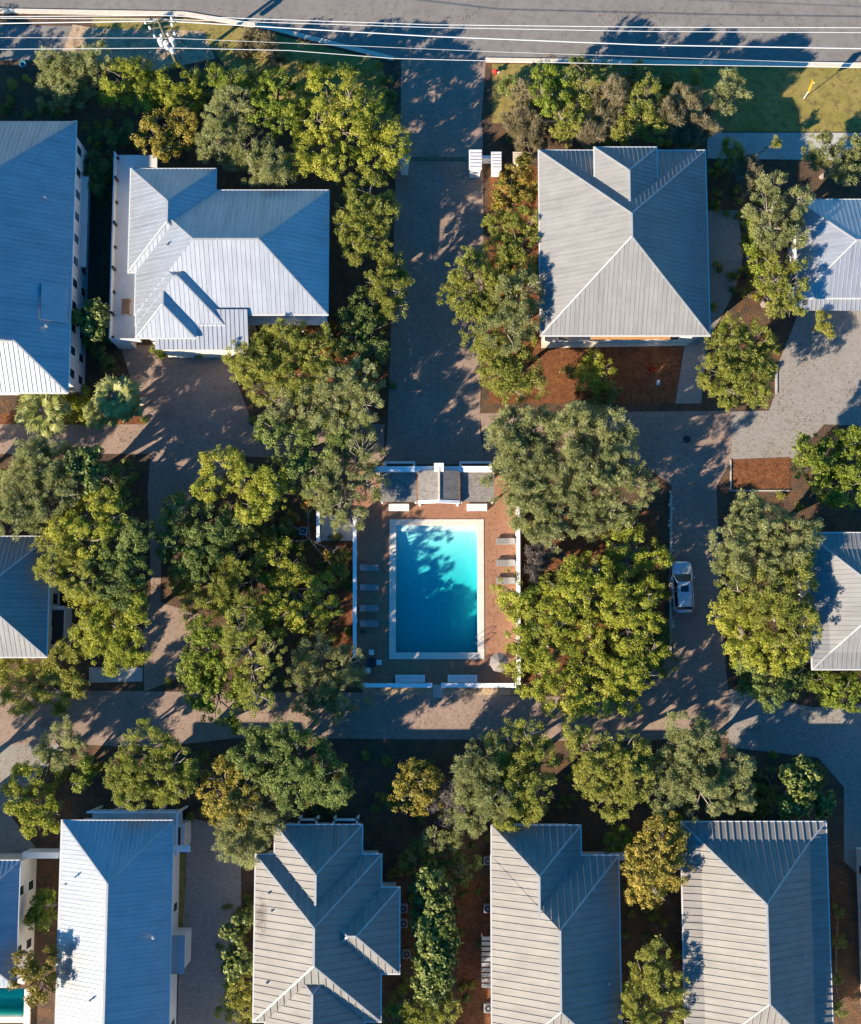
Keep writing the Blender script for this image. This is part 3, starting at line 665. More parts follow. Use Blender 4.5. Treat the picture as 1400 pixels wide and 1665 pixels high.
b = MB(); b.box(a.x, a.y-.08, 5.1, c.x, a.y+.06, 5.3); b.box(c.x-.12, c.y-3.0, 5.1, c.x+.04, a.y, 5.3); b.build('balcony_beam','white',H)
for k in range(5): b = MB(); x = a.x+.1+(c.x-a.x-.2)*k/4; b.box(x-.09,a.y-.12,0,x+.09,a.y+.04,5.1); b.build('balcony_post','white',H)
a = P(284, 1340, 3.4); b = MB(); b.box(x1-.5, a.y-2.1, 0, a.x+.9, a.y, 3.3); b.build('stair_tower','ltgrey',H)
b = MB(); b.box(x1+.2, a.y-1.9, 3.3, a.x+.3, a.y-.3, 3.34); b.build('deck_mat','dark',H)
vents(H, [(106,1438,8.0),(146,1627,8.8),(249,1525,7.8)])

# bottom centre house
H = house(515, 1540, 'weathered house with four nested hip roofs, bottom centre-left')
ez = 6.0; k_ = dict(m='stainmetal', ribs=.62, rw=.09, rh=.075, pitch=35)
_, w1 = hip(H, (446, 1342, 588, 1560), ez+.01, **k_)
_, w2 = hip(H, (414, 1390, 619, 1661), ez, **k_)
_, w3 = hip(H, (500, 1444, 649, 1583), ez+.02, **k_)
_, w4 = hip(H, (431, 1520, 592, 1900), ez+.015, **k_)
for w_ in (w1, w2, w3, w4): walls(H, w_, ez, .5, 'cream', 'E' if w_ in (w2, w4) else ('N' if w_ is w1 else ''))
vents(H, [(436,1453,7.0),(441,1482,7.2),(433,1599,7.0)])
for xa, xb in ((484, 516), (541, 582)):
    a, c = P(xa, 1331, 3.0), P(xb, 1344, 3.0); b = MB(); b.box(a.x,c.y,2.85,a.x+.2,a.y,3.0); b.box(c.x-.2,c.y,2.85,c.x,a.y,3.0); b.box(a.x,a.y-.2,2.85,c.x,a.y,3.0); b.build('porch_frame','white',H)
    b = MB(); b.box(a.x,a.y-.2,0,a.x+.2,a.y,2.85); b.build('porch_post','white',H); b = MB(); b.box(c.x-.2,a.y-.2,0,c.x,a.y,2.85); b.build('porch_post','white',H)
    b = MB(); b.box(a.x+.2,c.y,0,c.x-.2,a.y-.2,1.2); b.build('porch_step','dark',H)
st = MB()

# bottom centre-right house
k_['m'] = 'weather'
H = house(905, 1540, 'weathered house with a narrow north wing, bottom centre-right')
_, w1 = hip(H, (800.2, 1343, 945, 1560), ez-.003, caps=((1,0),(0,0)), **k_)
_, w2 = hip(H, (800, 1392, 1008, 1735), ez, caps=((1,1),(0,1),(0,0)), **k_)
_, w4 = hip(H, (830, 1571, 980, 1900), ez+.015, caps=((1,0),(0,0)), **k_)
for w_ in (w1, w2, w4): walls(H, w_, ez, .5 if w_ is w2 else .53, 'cream', 'W' if w_ is w2 else '')
vents(H, [(950,1543,7.6),(990,1600,6.9)])
b = MB(); a, c = P(991, 1386, 4.5), P(1018, 1392, 4.5); b.box(a.x-1,c.y-.4,4.3,c.x,a.y,4.45); b.build('side_canopy','trim',H)
# bottom right house
H = house(1230, 1540, 'large ribbed hip-roofed house with a flared skirt, bottom right')
_, w1 = hip(H, (1112, 1337, 1349, 1738), 6.2, 35, 'weather', .62, .09, .075, skirt=1.6, spitch=17)
walls(H, w1, 6.2, 1.2, 'cream', 'E')
vents(H, [(1307,1553,7.5)])
# right edge wall
H = house(1440, 1520, 'cream house at the right edge of which only the windowed west wall shows')
_, w1 = hip(H, (1426, 1385, 1640, 1760), 6.2, 30, 'weather', .6)
walls(H, w1, 6.2, .5, 'cream', 'W', 3.6, ww=.8)

# white lean-to beside the centre-right house
a, c = P(783, 1526, 2.6), P(799, 1603, 2.6); t = thing('pergola', Vector((a.x, c.y, 0)), 'pale slatted pergola against the west wall of the centre-right house', 'pergola')
b = MB(); n = 9
for k in range(n+1): y = c.y+(a.y-c.y)*k/n; b.box(a.x, y-.16, 2.5, c.x+.7, y+.16, 2.6)
b.build('slats', 'dull', t)
for y in (c.y+.1, a.y-.1): b = MB(); b.box(a.x+.05,y-.06,0,a.x+.17,y+.06,2.5); b.build('post','white',t)
ac(793,1400,'air conditioner unit near the north end of the centre-right house'); ac(793,1478,'air conditioner unit midway along the west wall of the centre-right house')
ac(794,1640,'air conditioner unit south of the slatted pergola', .4)
ac(656,1478,'upper air conditioner unit east of the nested-roof house'); ac(656,1502,'middle air conditioner unit east of the nested-roof house')
ac(661,1552,'lower air conditioner unit east of the nested-roof house')

# ------------------------------------------------------------------ entrance gate piers
def pier(px, py, w_, d_, h, label, m='white'):
    a, c = P(px-w_/2, py-d_/2, h), P(px+w_/2, py+d_/2, h); t = thing('gate_pier', Vector(((a.x+c.x)/2,(a.y+c.y)/2,0)), label, 'gate pier')
    b = MB(); b.box(a.x+.12,c.y+.12,0,c.x-.12,a.y-.12,h-.25); b.build('shaft', m, t)
    n = 6; b = MB()
    for k in range(n): y = c.y+(a.y-c.y)*(k+.5)/n; b.box(a.x, y-(a.y-c.y)/n*.36, h-.2, c.x, y+(a.y-c.y)/n*.36, h)
    b.build('slatted_top', 'ltgrey' if m == 'white' else m, t); b = MB(); b.box(a.x+.05,c.y+.05,h-.3,c.x-.05,a.y-.05,h-.2); b.build('cap_frame', m, t); return t  # white piers get grey slats: shade put into the colour
pier(773, 259, 21, 33, 2.6, 'white slatted gate pier on the east side of the entrance street')
pier(807, 261, 17, 30, 2.2, 'narrower white slatted pier just east of the entrance pier')
pier(657, 257, 16, 28, 2.6, 'white slatted gate pier under the trees west of the entrance street')
pier(841, 255, 14, 17, 1.6, 'low cream stone pier beside the orange-tinged shrubs', 'stone')
b = MB(); a = P(786,262,1.4); b.bar(P(783,264,0), P(800,264,0), .3, 1.4); tag(b.build('pier_wall', 'white'), 'low white wall joining the two slatted entrance piers', 'wall')
b = MB()
A, C = P(668,263), P(762,263)
for z in (.35, .7, 1.05): b.bar(A+Vector((0,0,z)), C+Vector((0,0,z)), .06, .06)
for k in range(20): q = A.lerp(C, k/19); b.tube([q+Vector((0,0,.1)), q+Vector((0,0,1.15))], .025, 5)
tag(b.build('street_gate', 'green_metal'), 'dark green metal gate across the entrance street', 'gate')
# ------------------------------------------------------------------ utility pole and cables
b0 = P(291, 112); top = Vector((b0.x, b0.y, 10.2))
t = thing('utility_pole', b0, 'tall wooden utility pole with white insulators by the main road', 'utility pole')
b = MB(); b.tube([b0, b0+Vector((0,0,5)), top], [.19,.16,.12], 10); b.build('pole', 'polewood', t)
arms = []
for z, L_, n_ in ((9.7, 1.3, 3), (8.6, 1.1, 3), (6.9, 1.0, 4)):
    b = MB(); d = Vector((.82,.12,0)).normalized()*L_; c = Vector((b0.x, b0.y, z)); b.bar(c-d, c+d, .12, .12); a_ = b.build('crossarm', 'polewood', t)
    for k in range(n_):
        p = c-d*.95+d*1.9*k/(n_-1); b = MB()
        for j in range(4): b.cyl(p.x, p.y, z+.12+j*.09, z+.12+j*.09+.05, .11, .07, 8)
        b.cyl(p.x, p.y, z+.1, z+.55, .035, n=6); b.build('insulator', 'white', a_)
for k, (dx, dy, z) in enumerate([(-.55,-.25,5.7),(0,-.5,5.6),(.55,-.2,5.7),(.3,-.4,4.6)]):
    b = MB(); b.cyl(b0.x+dx, b0.y+dy, z, z+1.0, .26, n=12); b.cyl(b0.x+dx, b0.y+dy, z+1.0, z+1.25, .06, n=6); b.build('transformer', 'ltgrey', t)
def cable(pts, r, label):
    b = MB(); W = [P(x, y, h) for x, y, h in pts]; S = []
    for a, c in zip(W, W[1:]):
        for k in range(8): u = k/8; S.append(a.lerp(c, u))
    S.append(W[-1]); b.tube(S, r, 5); tag(b.build('power_cable', 'wire'), label, 'cable', 'overhead cables along the main road')
cable([(-500,32,9.6),(0,27,9.4),(257,25,10.1),(700,40,9.3),(1050,44,9.0),(1400,45,8.8),(2100,40,9.6)], .034, 'uppermost overhead cable along the main road')
cable([(-500,30,9.2),(0,29.5,9.1),(262,31,9.8),(700,44.5,9.0),(1050,51,8.7),(1400,53,8.5),(2100,48,9.4)], .030, 'second overhead cable, running just south of the uppermost one')
cable([(-500,44,9.0),(0,38,8.8),(268,34,8.9),(700,59,8.4),(1050,73,8.2),(1400,79,8.0),(2100,80,8.8)], .05, 'third overhead cable, the southern thick one over the road shadows')
cable([(-500,66,7.4),(0,61,7.3),(275,62,7.2),(470,70,7.0),(800,84,6.8),(1400,104,6.5),(2100,110,7)], .018, 'thin dim overhead cable below the three bright ones')
cable([(-500,84,6.6),(0,80,6.5),(150,79,6.5),(283,78,6.5),(470,82,6.4),(640,95,6.0),(1000,104,6),(2100,120,6)], .03, 'lowest overhead cable, over the parking pavement at the upper left')
# ------------------------------------------------------------------ warning sign
c = P(1307,160); t = thing('warning_sign', c, 'orange-yellow diamond warning sign on a thin white post in the grass', 'sign')
b = MB(); b.tube([c, c+Vector((0,0,3.6))], .04, 6); b.build('post','white',t)
b = MB(); d = .80; z = 2.9; u = Vector((math.cos(R(70)), math.sin(R(70)), 0)); n_ = Vector((-u.y,u.x,0))*.05
pp = [Vector((c.x,c.y,z))+v_ for v_ in (u*d, Vector((0,0,d)), -u*d, Vector((0,0,-d)))]
b.hexa([p+n_*2 for p in pp],[p+n_*3.2 for p in pp]); b.build('sign_plate','yellow',t)
# ------------------------------------------------------------------ small things
c = P(805,119); t = thing('hydrant', c, 'small red hydrant at the corner of the entrance apron', 'hydrant')
b = MB(); b.cyl(c.x,c.y,0,.6,.17,.15); b.cyl(c.x,c.y,.6,.78,.19,.08); b.tube([c+Vector((-.3,.1,.42)), c+Vector((.3,-.1,.42))], .09, 8); b.build('body','red',t)
b = MB(); b.cyl(c.x+.3,c.y-.1,.38,.48,.12,.12,8); b.build('cap','white',t)
c = P(38,105)
b = MB(); n = 18
for k in range(n):
    a0, a1 = 2*math.pi*k/n, 2*math.pi*(k+1)/n
    b.tube([c+Vector((.3*math.cos(a0),.3*math.sin(a0),.1)), c+Vector((.3*math.cos(a1),.3*math.sin(a1),.1))], .07, 6)
tag(b.build('plastic_ring','teal'), 'small teal plastic ring lying on the dark pavement at the upper left', 'ring')
c = P(715,291); b = MB(); b.cyl(c.x,c.y,.01,.12,.14,.1); tag(b.build('road_marker','teal'), 'tiny blue marker in the middle of the entrance street', 'marker')
c = P(618,591); t = thing('lamp_post', c, 'small grey lamp post beside the entrance street, west side', 'lamp')
b = MB(); b.tube([c, c+Vector((0,0,2.6))], .05, 6); b.build('post','trim',t); b = MB(); b.cyl(c.x,c.y,2.6,2.95,.12,.2,6); b.cyl(c.x,c.y,2.95,3.1,.24,.03,6); b.build('lantern','ltgrey',t)
c = P(1070,622); b = MB(); b.hexa([(c.x-.2,c.y-.3,.01),(c.x+.15,c.y-.3,.01),(c.x+.22,c.y+.25,.01),(c.x-.1,c.y+.3,.01)],[(c.x-.14,c.y-.2,.32),(c.x+.1,c.y-.22,.3),(c.x+.15,c.y+.15,.38),(c.x-.06,c.y+.2,.33)])
tag(b.build('garden_rock','white',bevel=.04), 'small white rock on the orange mulch of the south yard', 'rock')
c = P(1060,602); b = MB()
for k in range(16):
    a = k*.9; q = c+Vector((random.uniform(-.5,.4),random.uniform(-.4,.4),.2)); b.cyl(q.x,q.y,.1,.3,.09,.02,5)
tag(b.build('flower_patch','red'), 'patch of small red flowers on the orange mulch', 'flowers', kind='stuff')
c = P(1117,714); b = MB(); b.cyl(c.x,c.y,.022,.05,.38,n=20); tag(b.build('manhole_cover','dark'), 'dark round manhole cover in the north lane', 'manhole cover')
c = P(232,652); b = MB(); b.hexa([(c.x-.5,c.y-.35,.02),(c.x+.1,c.y-.45,.02),(c.x+.5,c.y+.4,.02),(c.x-.1,c.y+.35,.02)],[(c.x-.35,c.y-.2,.55),(c.x+.05,c.y-.3,.5),(c.x+.35,c.y+.25,.6),(c.x-.05,c.y+.2,.55)])
tag(b.build('boulder','stone',bevel=.05), 'pale boulder at the east end of the palm bed', 'rock')
# ------------------------------------------------------------------ parked car (nose to the north)
cc = P(1110, 954, .8); cc.z = .025
car = thing('parked_car', (0,0,0), 'silver-white sport utility car parked at the west edge of the east lane', 'car')
def loft(sections, close=True):
    b = MB(); n = len(sections[0]); 
    for s in sections: b.v += [tuple(p) for p in s]
    for k in range(len(sections)-1):
        for j in range(n):
            j2 = (j+1) % n; b.f.append((k*n+j, k*n+j2, (k+1)*n+j2, (k+1)*n+j))
    b.f.append(tuple(reversed(range(n)))); b.f.append(tuple((len(sections)-1)*n+j for j in range(n))); return b
def sec(y, hw, z0, z1, r=.12):
    return [(-hw+r,y,z0),(hw-r,y,z0),(hw,y,z0+r),(hw,y,z1-r),(hw-r*1.3,y,z1),(0,y,z1+.03),(-hw+r*1.3,y,z1),(-hw,y,z1-r),(-hw,y,z0+r)]
b = loft([sec(-2.42,.72,.45,.85),sec(-2.36,.86,.35,1.02),sec(-2.0,.95,.28,1.08),(sec(-1.0,.98,.26,1.08)),sec(.6,.98,.26,1.06),sec(1.2,.97,.27,1.04),sec(1.85,.94,.3,.98),sec(2.25,.84,.38,.88),sec(2.42,.66,.48,.74)])
b.build('body','carpaint',car,smooth=False,bevel=0)
def gs(y, hb, ht, zb, zt): return [(-hb,y,zb),(hb,y,zb),(ht,y,zt-.06),(ht-.1,y,zt),(-ht+.1,y,zt),(-ht,y,zt-.06)]
gb = [gs(-2.2,.84,.74,1.05,1.12),gs(-1.85,.86,.66,1.05,1.62),gs(-1.0,.88,.68,1.05,1.70),gs(.2,.88,.67,1.05,1.68),gs(.45,.88,.66,1.05,1.60),gs(1.15,.86,.78,1.03,1.09)]
loft(gb).build('window_glass','glass',car)
rf = loft([[(-.64,-1.93,1.60),(.64,-1.93,1.60),(.60,-1.93,1.655),(-.60,-1.93,1.655)],[(-.67,-1.0,1.67),(.67,-1.0,1.67),(.62,-1.0,1.745),(-.62,-1.0,1.745)],[(-.66,.2,1.65),(.66,.2,1.65),(.6,.2,1.725),(-.6,.2,1.725)],[(-.64,.42,1.6),(.64,.42,1.6),(.58,.42,1.655),(-.58,.42,1.655)]]).build('roof','carpaint',car)
b = MB(); b.hexa([(-.4,-.55,1.70),(.4,-.55,1.70),(.4,.08,1.70),(-.4,.08,1.70)],[(-.38,-.53,1.752),(.38,-.53,1.752),(.38,.06,1.745),(-.38,.06,1.745)]); b.build('sunroof','glass',rf)
b = MB(); b.box(-.58,-1.22,1.72,.58,-1.17,1.757); b.build('roof_seam','trim',rf)
for s in (-1, 1):
    b = MB(); b.bar((s*.63,-1.7,1.70),(s*.63,.15,1.73),.05,.06); b.build('roof_rail','steel',car)
    for pa, pb, pw in (((s*.86,1.1,1.05),(s*.67,.42,1.62),.07),((s*.87,-.45,1.06),(s*.68,-.45,1.68),.08),((s*.85,-2.1,1.08),(s*.67,-1.85,1.6),.1)): b = MB(); b.bar(pa, pb, pw, .05); b.build('pillar','carpaint',car)
    b = MB(); b.box(s*.98,.72,1.0,s*1.16,.9,1.16); b.build('mirror','carpaint',car,bevel=.03)
    b = MB(); b.hexa([(s*.5,2.2,.62),(s*.82,2.0,.62),(s*.82,2.1,.62),(s*.5,2.36,.62)],[(s*.5,2.2,.88),(s*.86,1.98,.9),(s*.86,2.1,.9),(s*.5,2.34,.88)]); b.build('headlight','lamp_clear',car)
    b = MB(); b.box(s*.62,-2.42,.75,s*.88,-2.30,1.0); b.build('tail_light','lamp_red',car)
    for y in (-1.5, 1.5):
        b = MB(); b.tube([(s*.80,y,.36),(s*1.0,y,.36)], .36, 20); wl_ = b.build('wheel','rubber',car)
        b = MB(); b.tube([(s*.99,y,.36),(s*1.015,y,.36)], .22, 12); b.build('rim','steel',wl_)
b = MB(); b.box(-.7,-2.47,.4,.7,-2.38,.6); b.build('rear_bumper','carpaint',car)
b = MB(); b.box(-.45,2.38,.45,.45,2.44,.66); b.build('grille','dark',car)
car.location = cc; car.rotation_euler.z = R(1.5)
# ------------------------------------------------------------------ trees and shrubs
LM = {
 'magnolia': leaf_mat('magnolia_leaves', (.05,.08,.018), (.14,.175,.03), (.36,.36,.10), .2),
 'lime':  leaf_mat('lime_leaves', (.18,.205,.02), (.40,.415,.045), (.58,.53,.11), .5),
 'bright':leaf_mat('bright_leaves', (.10,.15,.015), (.24,.29,.03), (.42,.43,.07), .45),
 'sage':  leaf_mat('sage_leaves', (.18,.195,.065), (.36,.37,.14), (.56,.55,.26), .48),
 'olive': leaf_mat('olive_leaves', (.16,.185,.03), (.34,.35,.065), (.54,.50,.13), .48),
 'green': leaf_mat('green_leaves', (.09,.13,.028), (.19,.24,.055), (.34,.38,.10), .45),
 'gold':  leaf_mat('gold_leaves', (.16,.15,.02), (.34,.28,.045), (.50,.36,.07), .4),
 'rust':  leaf_mat('rust_leaves', (.13,.13,.018), (.28,.22,.03), (.42,.18,.03), .35),
 'twig':  leaf_mat('grey_twigs', (.12,.10,.085), (.20,.17,.15), (.28,.25,.22), .05),
 'pampas':leaf_mat('pampas_grass', (.14,.13,.05), (.27,.23,.12), (.42,.34,.22), .3),
 'palm':  leaf_mat('palm_leaves', (0.122,0.146,0.024), (0.244,0.256,0.061), (0.390,0.378,0.146), .25),
}
# species: material, leaf length, width, leaves per clump, clump radius, streakiness, gap, flatten
SP = {
 'lime': ('lime', .155, .10, 46, .41, .10, .86, .72),
 'bright': ('bright', .17, .11, 40, .36, .10, .86, .75),
 'magnolia': ('magnolia', .36, .20, 16, .36, .0, .80, .85),
 'sage': ('sage', .24, .052, 72, .41, .75, .95, .75),
 'olive': ('olive', .19, .068, 58, .38, .45, .90, .75),
 'green': ('green', .175, .09, 46, .38, .15, .85, .75),
 'gold': ('gold', .20, .11, 46, .42, .2, .85, .75),
 'rust': ('rust', .22, .12, 40, .42, .2, .8, .75),
 'twig': ('twig', .55, .030, 60, .42, .9, .8, .8),
 'pampas': ('pampas', .75, .045, 80, .35, .95, .85, .8),
}
def unit(v): return v/np.maximum(1e-6, np.linalg.norm(v, axis=1, keepdims=True))
def foliage(lobes, sp, dens=1.0, spray=.66):
    _, ll, lw, nper, cr, streak, gap, flat = SP[sp]
    Vs = []
    for c, r in lobes:
        ns = max(5, int((r/cr)**2*4.4*gap*dens)); 
        d = RG.normal(size=(ns*3, 3)); d = unit(d); d = d[d[:,2] > -.45][:ns]; ns = len(d)
        # just over half the clumps follow a few main limbs, so the outline comes out in sprays
        nb = max(5, int(3.2*r)); bd = unit(RG.normal(size=(nb,3))*np.array([1,1,.75])+np.array([0,0,.12])); blen = RG.uniform(.80, 1.30, nb)
        onb = RG.random(ns) < spray; pick = RG.integers(0, nb, ns); reach = np.ones(ns)
        d[onb] = unit(bd[pick[onb]]+RG.normal(size=(onb.sum(),3))*.17); reach[onb] = blen[pick[onb]]*RG.uniform(.55, 1.0, onb.sum())**.6
        # uneven outline: each direction gets a reach from a low-frequency bump pattern
        ph = RG.uniform(0, 6.28, 6); fr = RG.uniform(1.5, 4.5, (6,3))*RG.choice([-1,1], (6,3))
        w_ = sum(np.sin(d@fr[i]+ph[i]) for i in range(6))/6
        keep = w_ > -.42; d = d[keep]; w_ = w_[keep]; ns = len(d)
        if ns == 0: continue
        rad = r*reach[keep]*(.86+.30*w_+RG.uniform(-.16,.10, ns))
        sc = d*rad[:,None]*np.array([1,1,flat])+np.array(c)
        crs = cr*RG.uniform(.6, 1.25, ns)
        n = int(nper*1.3)
        o = RG.normal(size=(ns, n, 3)); o /= np.linalg.norm(o, axis=2, keepdims=True)
        o = o*RG.uniform(.35, 1.0, (ns, n, 1))
        pos = sc[:,None,:]+o*crs[:,None,None]*np.array([1,1,.8])
        out = o+d[:,None,:]*.6+np.array([0,0,.35])
        pos = pos.reshape(-1,3); out = unit(out.reshape(-1,3))
        rnd = RG.normal(size=pos.shape)
        nrm = unit(out+rnd*.55)
        if streak > 0:   # leaves pointing outwards like twig ends
            t = unit(out*streak*1.6+RG.normal(size=pos.shape)*.6)
            b_ = unit(np.cross(t, unit(RG.normal(size=pos.shape)+np.array([0,0,.01]))))
        else:
            t = unit(np.cross(nrm, rnd)); b_ = np.cross(nrm, t)
        if 0 < streak < .3:
            t = unit(np.cross(nrm, rnd)); b_ = np.cross(nrm, t)
        s = RG.uniform(.65, 1.3, (len(pos),1))
        l = t*ll*.5*s; ww = b_*lw*.5*s
        q = np.stack([pos-l, pos+ww-l*.1, pos+l, pos-ww-l*.1], axis=1)
        Vs.append(q.reshape(-1,3))
    return np.concatenate(Vs) if Vs else np.zeros((0,3))
def quads_obj(name, V, m, parent):
    off = np.array(rootloc(parent)); V = V-off
    me = bpy.data.meshes.new(name); nq = len(V)//4
    me.vertices.add(nq*4); me.vertices.foreach_set('co', V.astype(np.float32).ravel())
    me.loops.add(nq*4); me.loops.foreach_set('vertex_index', np.arange(nq*4, dtype=np.int32))
    me.polygons.add(nq); me.polygons.foreach_set('loop_start', np.arange(0, nq*4, 4, dtype=np.int32))
    try: me.polygons.foreach_set('loop_total', np.full(nq, 4, dtype=np.int32))
    except Exception: pass
    me.update(); me.materials.append(m); o = bpy.data.objects.new(name, me); col.objects.link(o); o.parent = parent; return o
ntree = 0
def tree(label, sp, H, lobes, name='tree', cat='tree', group=None, trunk=True, dens=1.0, bare=0):
    global ntree; ntree += 1
    L = []
    for x, y, r in lobes:
        rm = r*M2*1.14; zc = max(rm*.55, H-rm*SP[sp][7]*.9+RG.uniform(-.4,.4)); c = P(x, y, zc); L.append((c, rm))
    cx = sum(c.x*r*r for c, r in L)/sum(r*r for c, r in L); cy = sum(c.y*r*r for c, r in L)/sum(r*r for c, r in L)
    t = thing(name, Vector((cx, cy, 0)), label, cat, group)
    b = MB(); r0 = .08+.028*H
    if trunk:
        zf = H*.35; base = Vector((cx,cy,-.05)); fk = Vector((cx+random.uniform(-.3,.3), cy+random.uniform(-.3,.3), zf))
        b.tube([base, base.lerp(fk,.5)+Vector((random.uniform(-.12,.12),random.uniform(-.12,.12),0)), fk], [r0*1.25, r0, r0*.8], 8)
    else: fk = Vector((cx,cy,.1))
    for c, r in L:
        mid = fk.lerp(c, .55)+Vector((random.uniform(-.3,.3),random.uniform(-.3,.3),.2)); 
        b.tube([fk, mid, c+Vector((0,0,r*.2))], [r0*.6, r0*.4, r0*.15], 6)
        for k in range(5+bare*9):
            a = random.uniform(0,6.28); e = random.uniform(.05,.9); v = Vector((math.cos(a)*math.cos(e),math.sin(a)*math.cos(e),math.sin(e)*SP[sp][7]))*r*random.uniform(.75,1.02)
            s_ = fk.lerp(c, random.uniform(.6,1)); m_ = s_.lerp(c+v,.5)+Vector((random.uniform(-.2,.2),random.uniform(-.2,.2),.15))
            b.tube([s_, m_, c+v], [r0*.26, r0*.17, .012], 4)
    b.build('trunk' if trunk else 'stems', 'bark', t)
    quads_obj('crown' if trunk else 'foliage', foliage(L, sp, dens), LM[SP[sp][0]], t)
    return t
def shrub(label, sp, H, lobes, name='shrub', cat='shrub', **k): return tree(label, sp, H, lobes, name, cat, trunk=False, **k)
def palm(px, py, H, r, label, nf=26, name='palm'):
    c = P(px, py, H); t = thing(name, Vector((c.x,c.y,0)), label, 'palm')
    b = MB(); b.tube([(c.x,c.y,-.05),(c.x,c.y,H-.1)], [.2,.16], 9); b.build('trunk','bark',t)
    Q = []; st = MB()
    for k in range(nf):
        a = k*2.39996; e = (1-k/nf)*.95-.12; rr = r*M2*(.14+.40*(k/nf)**.7+.28*random.random()); 
        d = Vector((math.cos(a)*math.cos(e), math.sin(a)*math.cos(e), math.sin(e))); hub = c+d*rr
        st.tube([c, hub], [.04,.02], 4); side = Vector((-math.sin(a), math.cos(a), 0)); upv = side.cross(d)*-1
        nl = 17; fl = r*M2*.5
        for j in range(nl):
            g_ = (j/(nl-1)-.5)*4.4; v = (d*math.cos(g_)+side*math.sin(g_)).normalized(); v.z -= .18*abs(math.sin(g_)); v.normalize()
            wv = v.cross(upv).normalized()*.085; tip = hub+v*fl*random.uniform(.65,1.05)*(1-.15*abs(g_)/1.8)+Vector((0,0,-random.uniform(.1,.5)*fl)); md = hub+v*fl*.55
            Q += [hub, md+wv, tip, md-wv]
    st.build('stalks','bark',t); quads_obj('fronds', np.array([tuple(q) for q in Q]), LM['palm'], t); return t

# top strip, left to right
tree('sage green oak at the top left, south of the parking pavement', 'sage', 3.6, [(110,125,40),(88,112,30),(140,108,34),(85,150,26),(120,155,26),(160,90,22)], dens=.9)
tree('lime green tree crown at the top left above the golden tree', 'lime', 3.7, [(198,128,34),(185,150,24),(235,150,36),(285,145,40),(225,122,24),(300,165,26)])
tree('golden orange autumn tree north of the stepped-roof house', 'gold', 4.8, [(268,205,36),(245,222,26),(290,225,26),(262,240,18),(300,200,20)])
tree('small bright green tree in the dark gap right of the utility pole', 'bright', 5.5, [(362,128,20),(385,132,18),(350,120,12)])
tree('sage oak hanging over the north edge of the stepped-roof house', 'sage', 6.5, [(370,195,42),(350,235,28),(400,235,36),(440,268,30),(410,280,24),(380,165,28)])
tree('green leafy tree between the sage oak and the tallest lime tree', 'bright', 6.5, [(440,160,32),(462,195,30),(425,180,24),(455,135,22)])
tree('largest lime green tree with spreading lobes west of the entrance apron', 'lime', 6.3, [(530,145,40),(515,195,40),(510,250,36),(560,215,36),(598,175,26),(570,155,22),(540,270,26),(480,265,22)])
tree('lime tree leaning over the west side of the entrance street', 'lime', 5.8, [(620,200,26),(640,245,28),(610,265,30),(590,230,26),(645,220,18)])
tree('feathery lime tree right of the stepped-roof house', 'olive', 6.5, [(600,310,34),(585,345,34),(600,385,32),(575,400,24),(622,345,22),(565,370,20)])
tree('dusky green tree over the dark street edge below the feathery one', 'olive', 5.5, [(635,470,28),(640,435,22),(615,460,22),(640,500,18)])
tree('shaded dark green tree south-east of the stepped-roof house', 'green', 5.0, [(590,500,28),(600,535,28),(575,560,24),(610,570,20),(570,520,22)])
tree('wide olive oak south of the stepped-roof house', 'olive', 6.5, [(430,580,42),(470,560,34),(400,600,22),(480,610,42),(520,580,36),(430,625,32),(390,575,20)])
tree('sage oak with twiggy crown above the north-west corner of the pool', 'sage', 6.5, [(540,630,40),(585,620,32),(500,655,36),(560,665,34),(595,660,24),(450,655,28)], bare=1)
tree('dull dark green oak in shade between the wide olive oak and the pool yard', 'green', 6.0, [(470,715,40),(520,730,42),(570,705,38),(440,695,24),(500,770,32)])
tree('pale twiggy oak overhanging the west end of the pool house', 'sage', 6.2, [(560,770,44),(590,735,32),(550,820,34),(520,790,28),(600,790,26),(570,840,22)], dens=.7, bare=2)
# west of the pool
tree('lime tree with knobbly crown south of the brick west street', 'lime', 6.4, [(365,765,34),(345,790,24),(400,780,24),(330,800,18)])
tree('lime tree just right of the knobbly lime one', 'lime', 6.3, [(430,805,34),(455,795,22),(410,830,24),(440,780,20)])
tree('dark green oak at the west side of the tree block beside the pool', 'green', 6.2, [(300,830,32),(290,890,34),(335,860,40),(275,865,24),(320,910,34),(380,850,28)])
tree('olive green oak in the middle of the tree block west of the pool', 'olive', 5.0, [(345,950,42),(385,900,38),(380,960,38),(330,985,28),(395,1000,28)], dens=.8)
tree('yellowest lime tree closest to the west courtyard wall', 'lime', 3.5, [(460,920,38),(485,965,40),(440,975,36),(520,960,26),(500,1005,28),(455,1005,26),(540,990,18),(445,895,22)], dens=.8)
tree('round green tree at the south-west corner of the tree block', 'bright', 6.0, [(345,1060,38),(320,1090,30),(365,1100,38),(360,1145,34),(325,1125,22),(335,1030,22)])
tree('olive oak between the round green tree and the sage ball by the pool', 'olive', 8.6, [(400,1050,34),(410,1100,34),(420,1140,24),(440,1060,24),(390,1020,26)], dens=.42)
tree('round sage oak at the south-west corner of the pool yard', 'sage', 5.0, [(530,1095,44),(500,1120,34),(555,1125,36),(520,1060,30),(565,1085,26),(530,1150,26),(490,1090,22)], dens=.5)
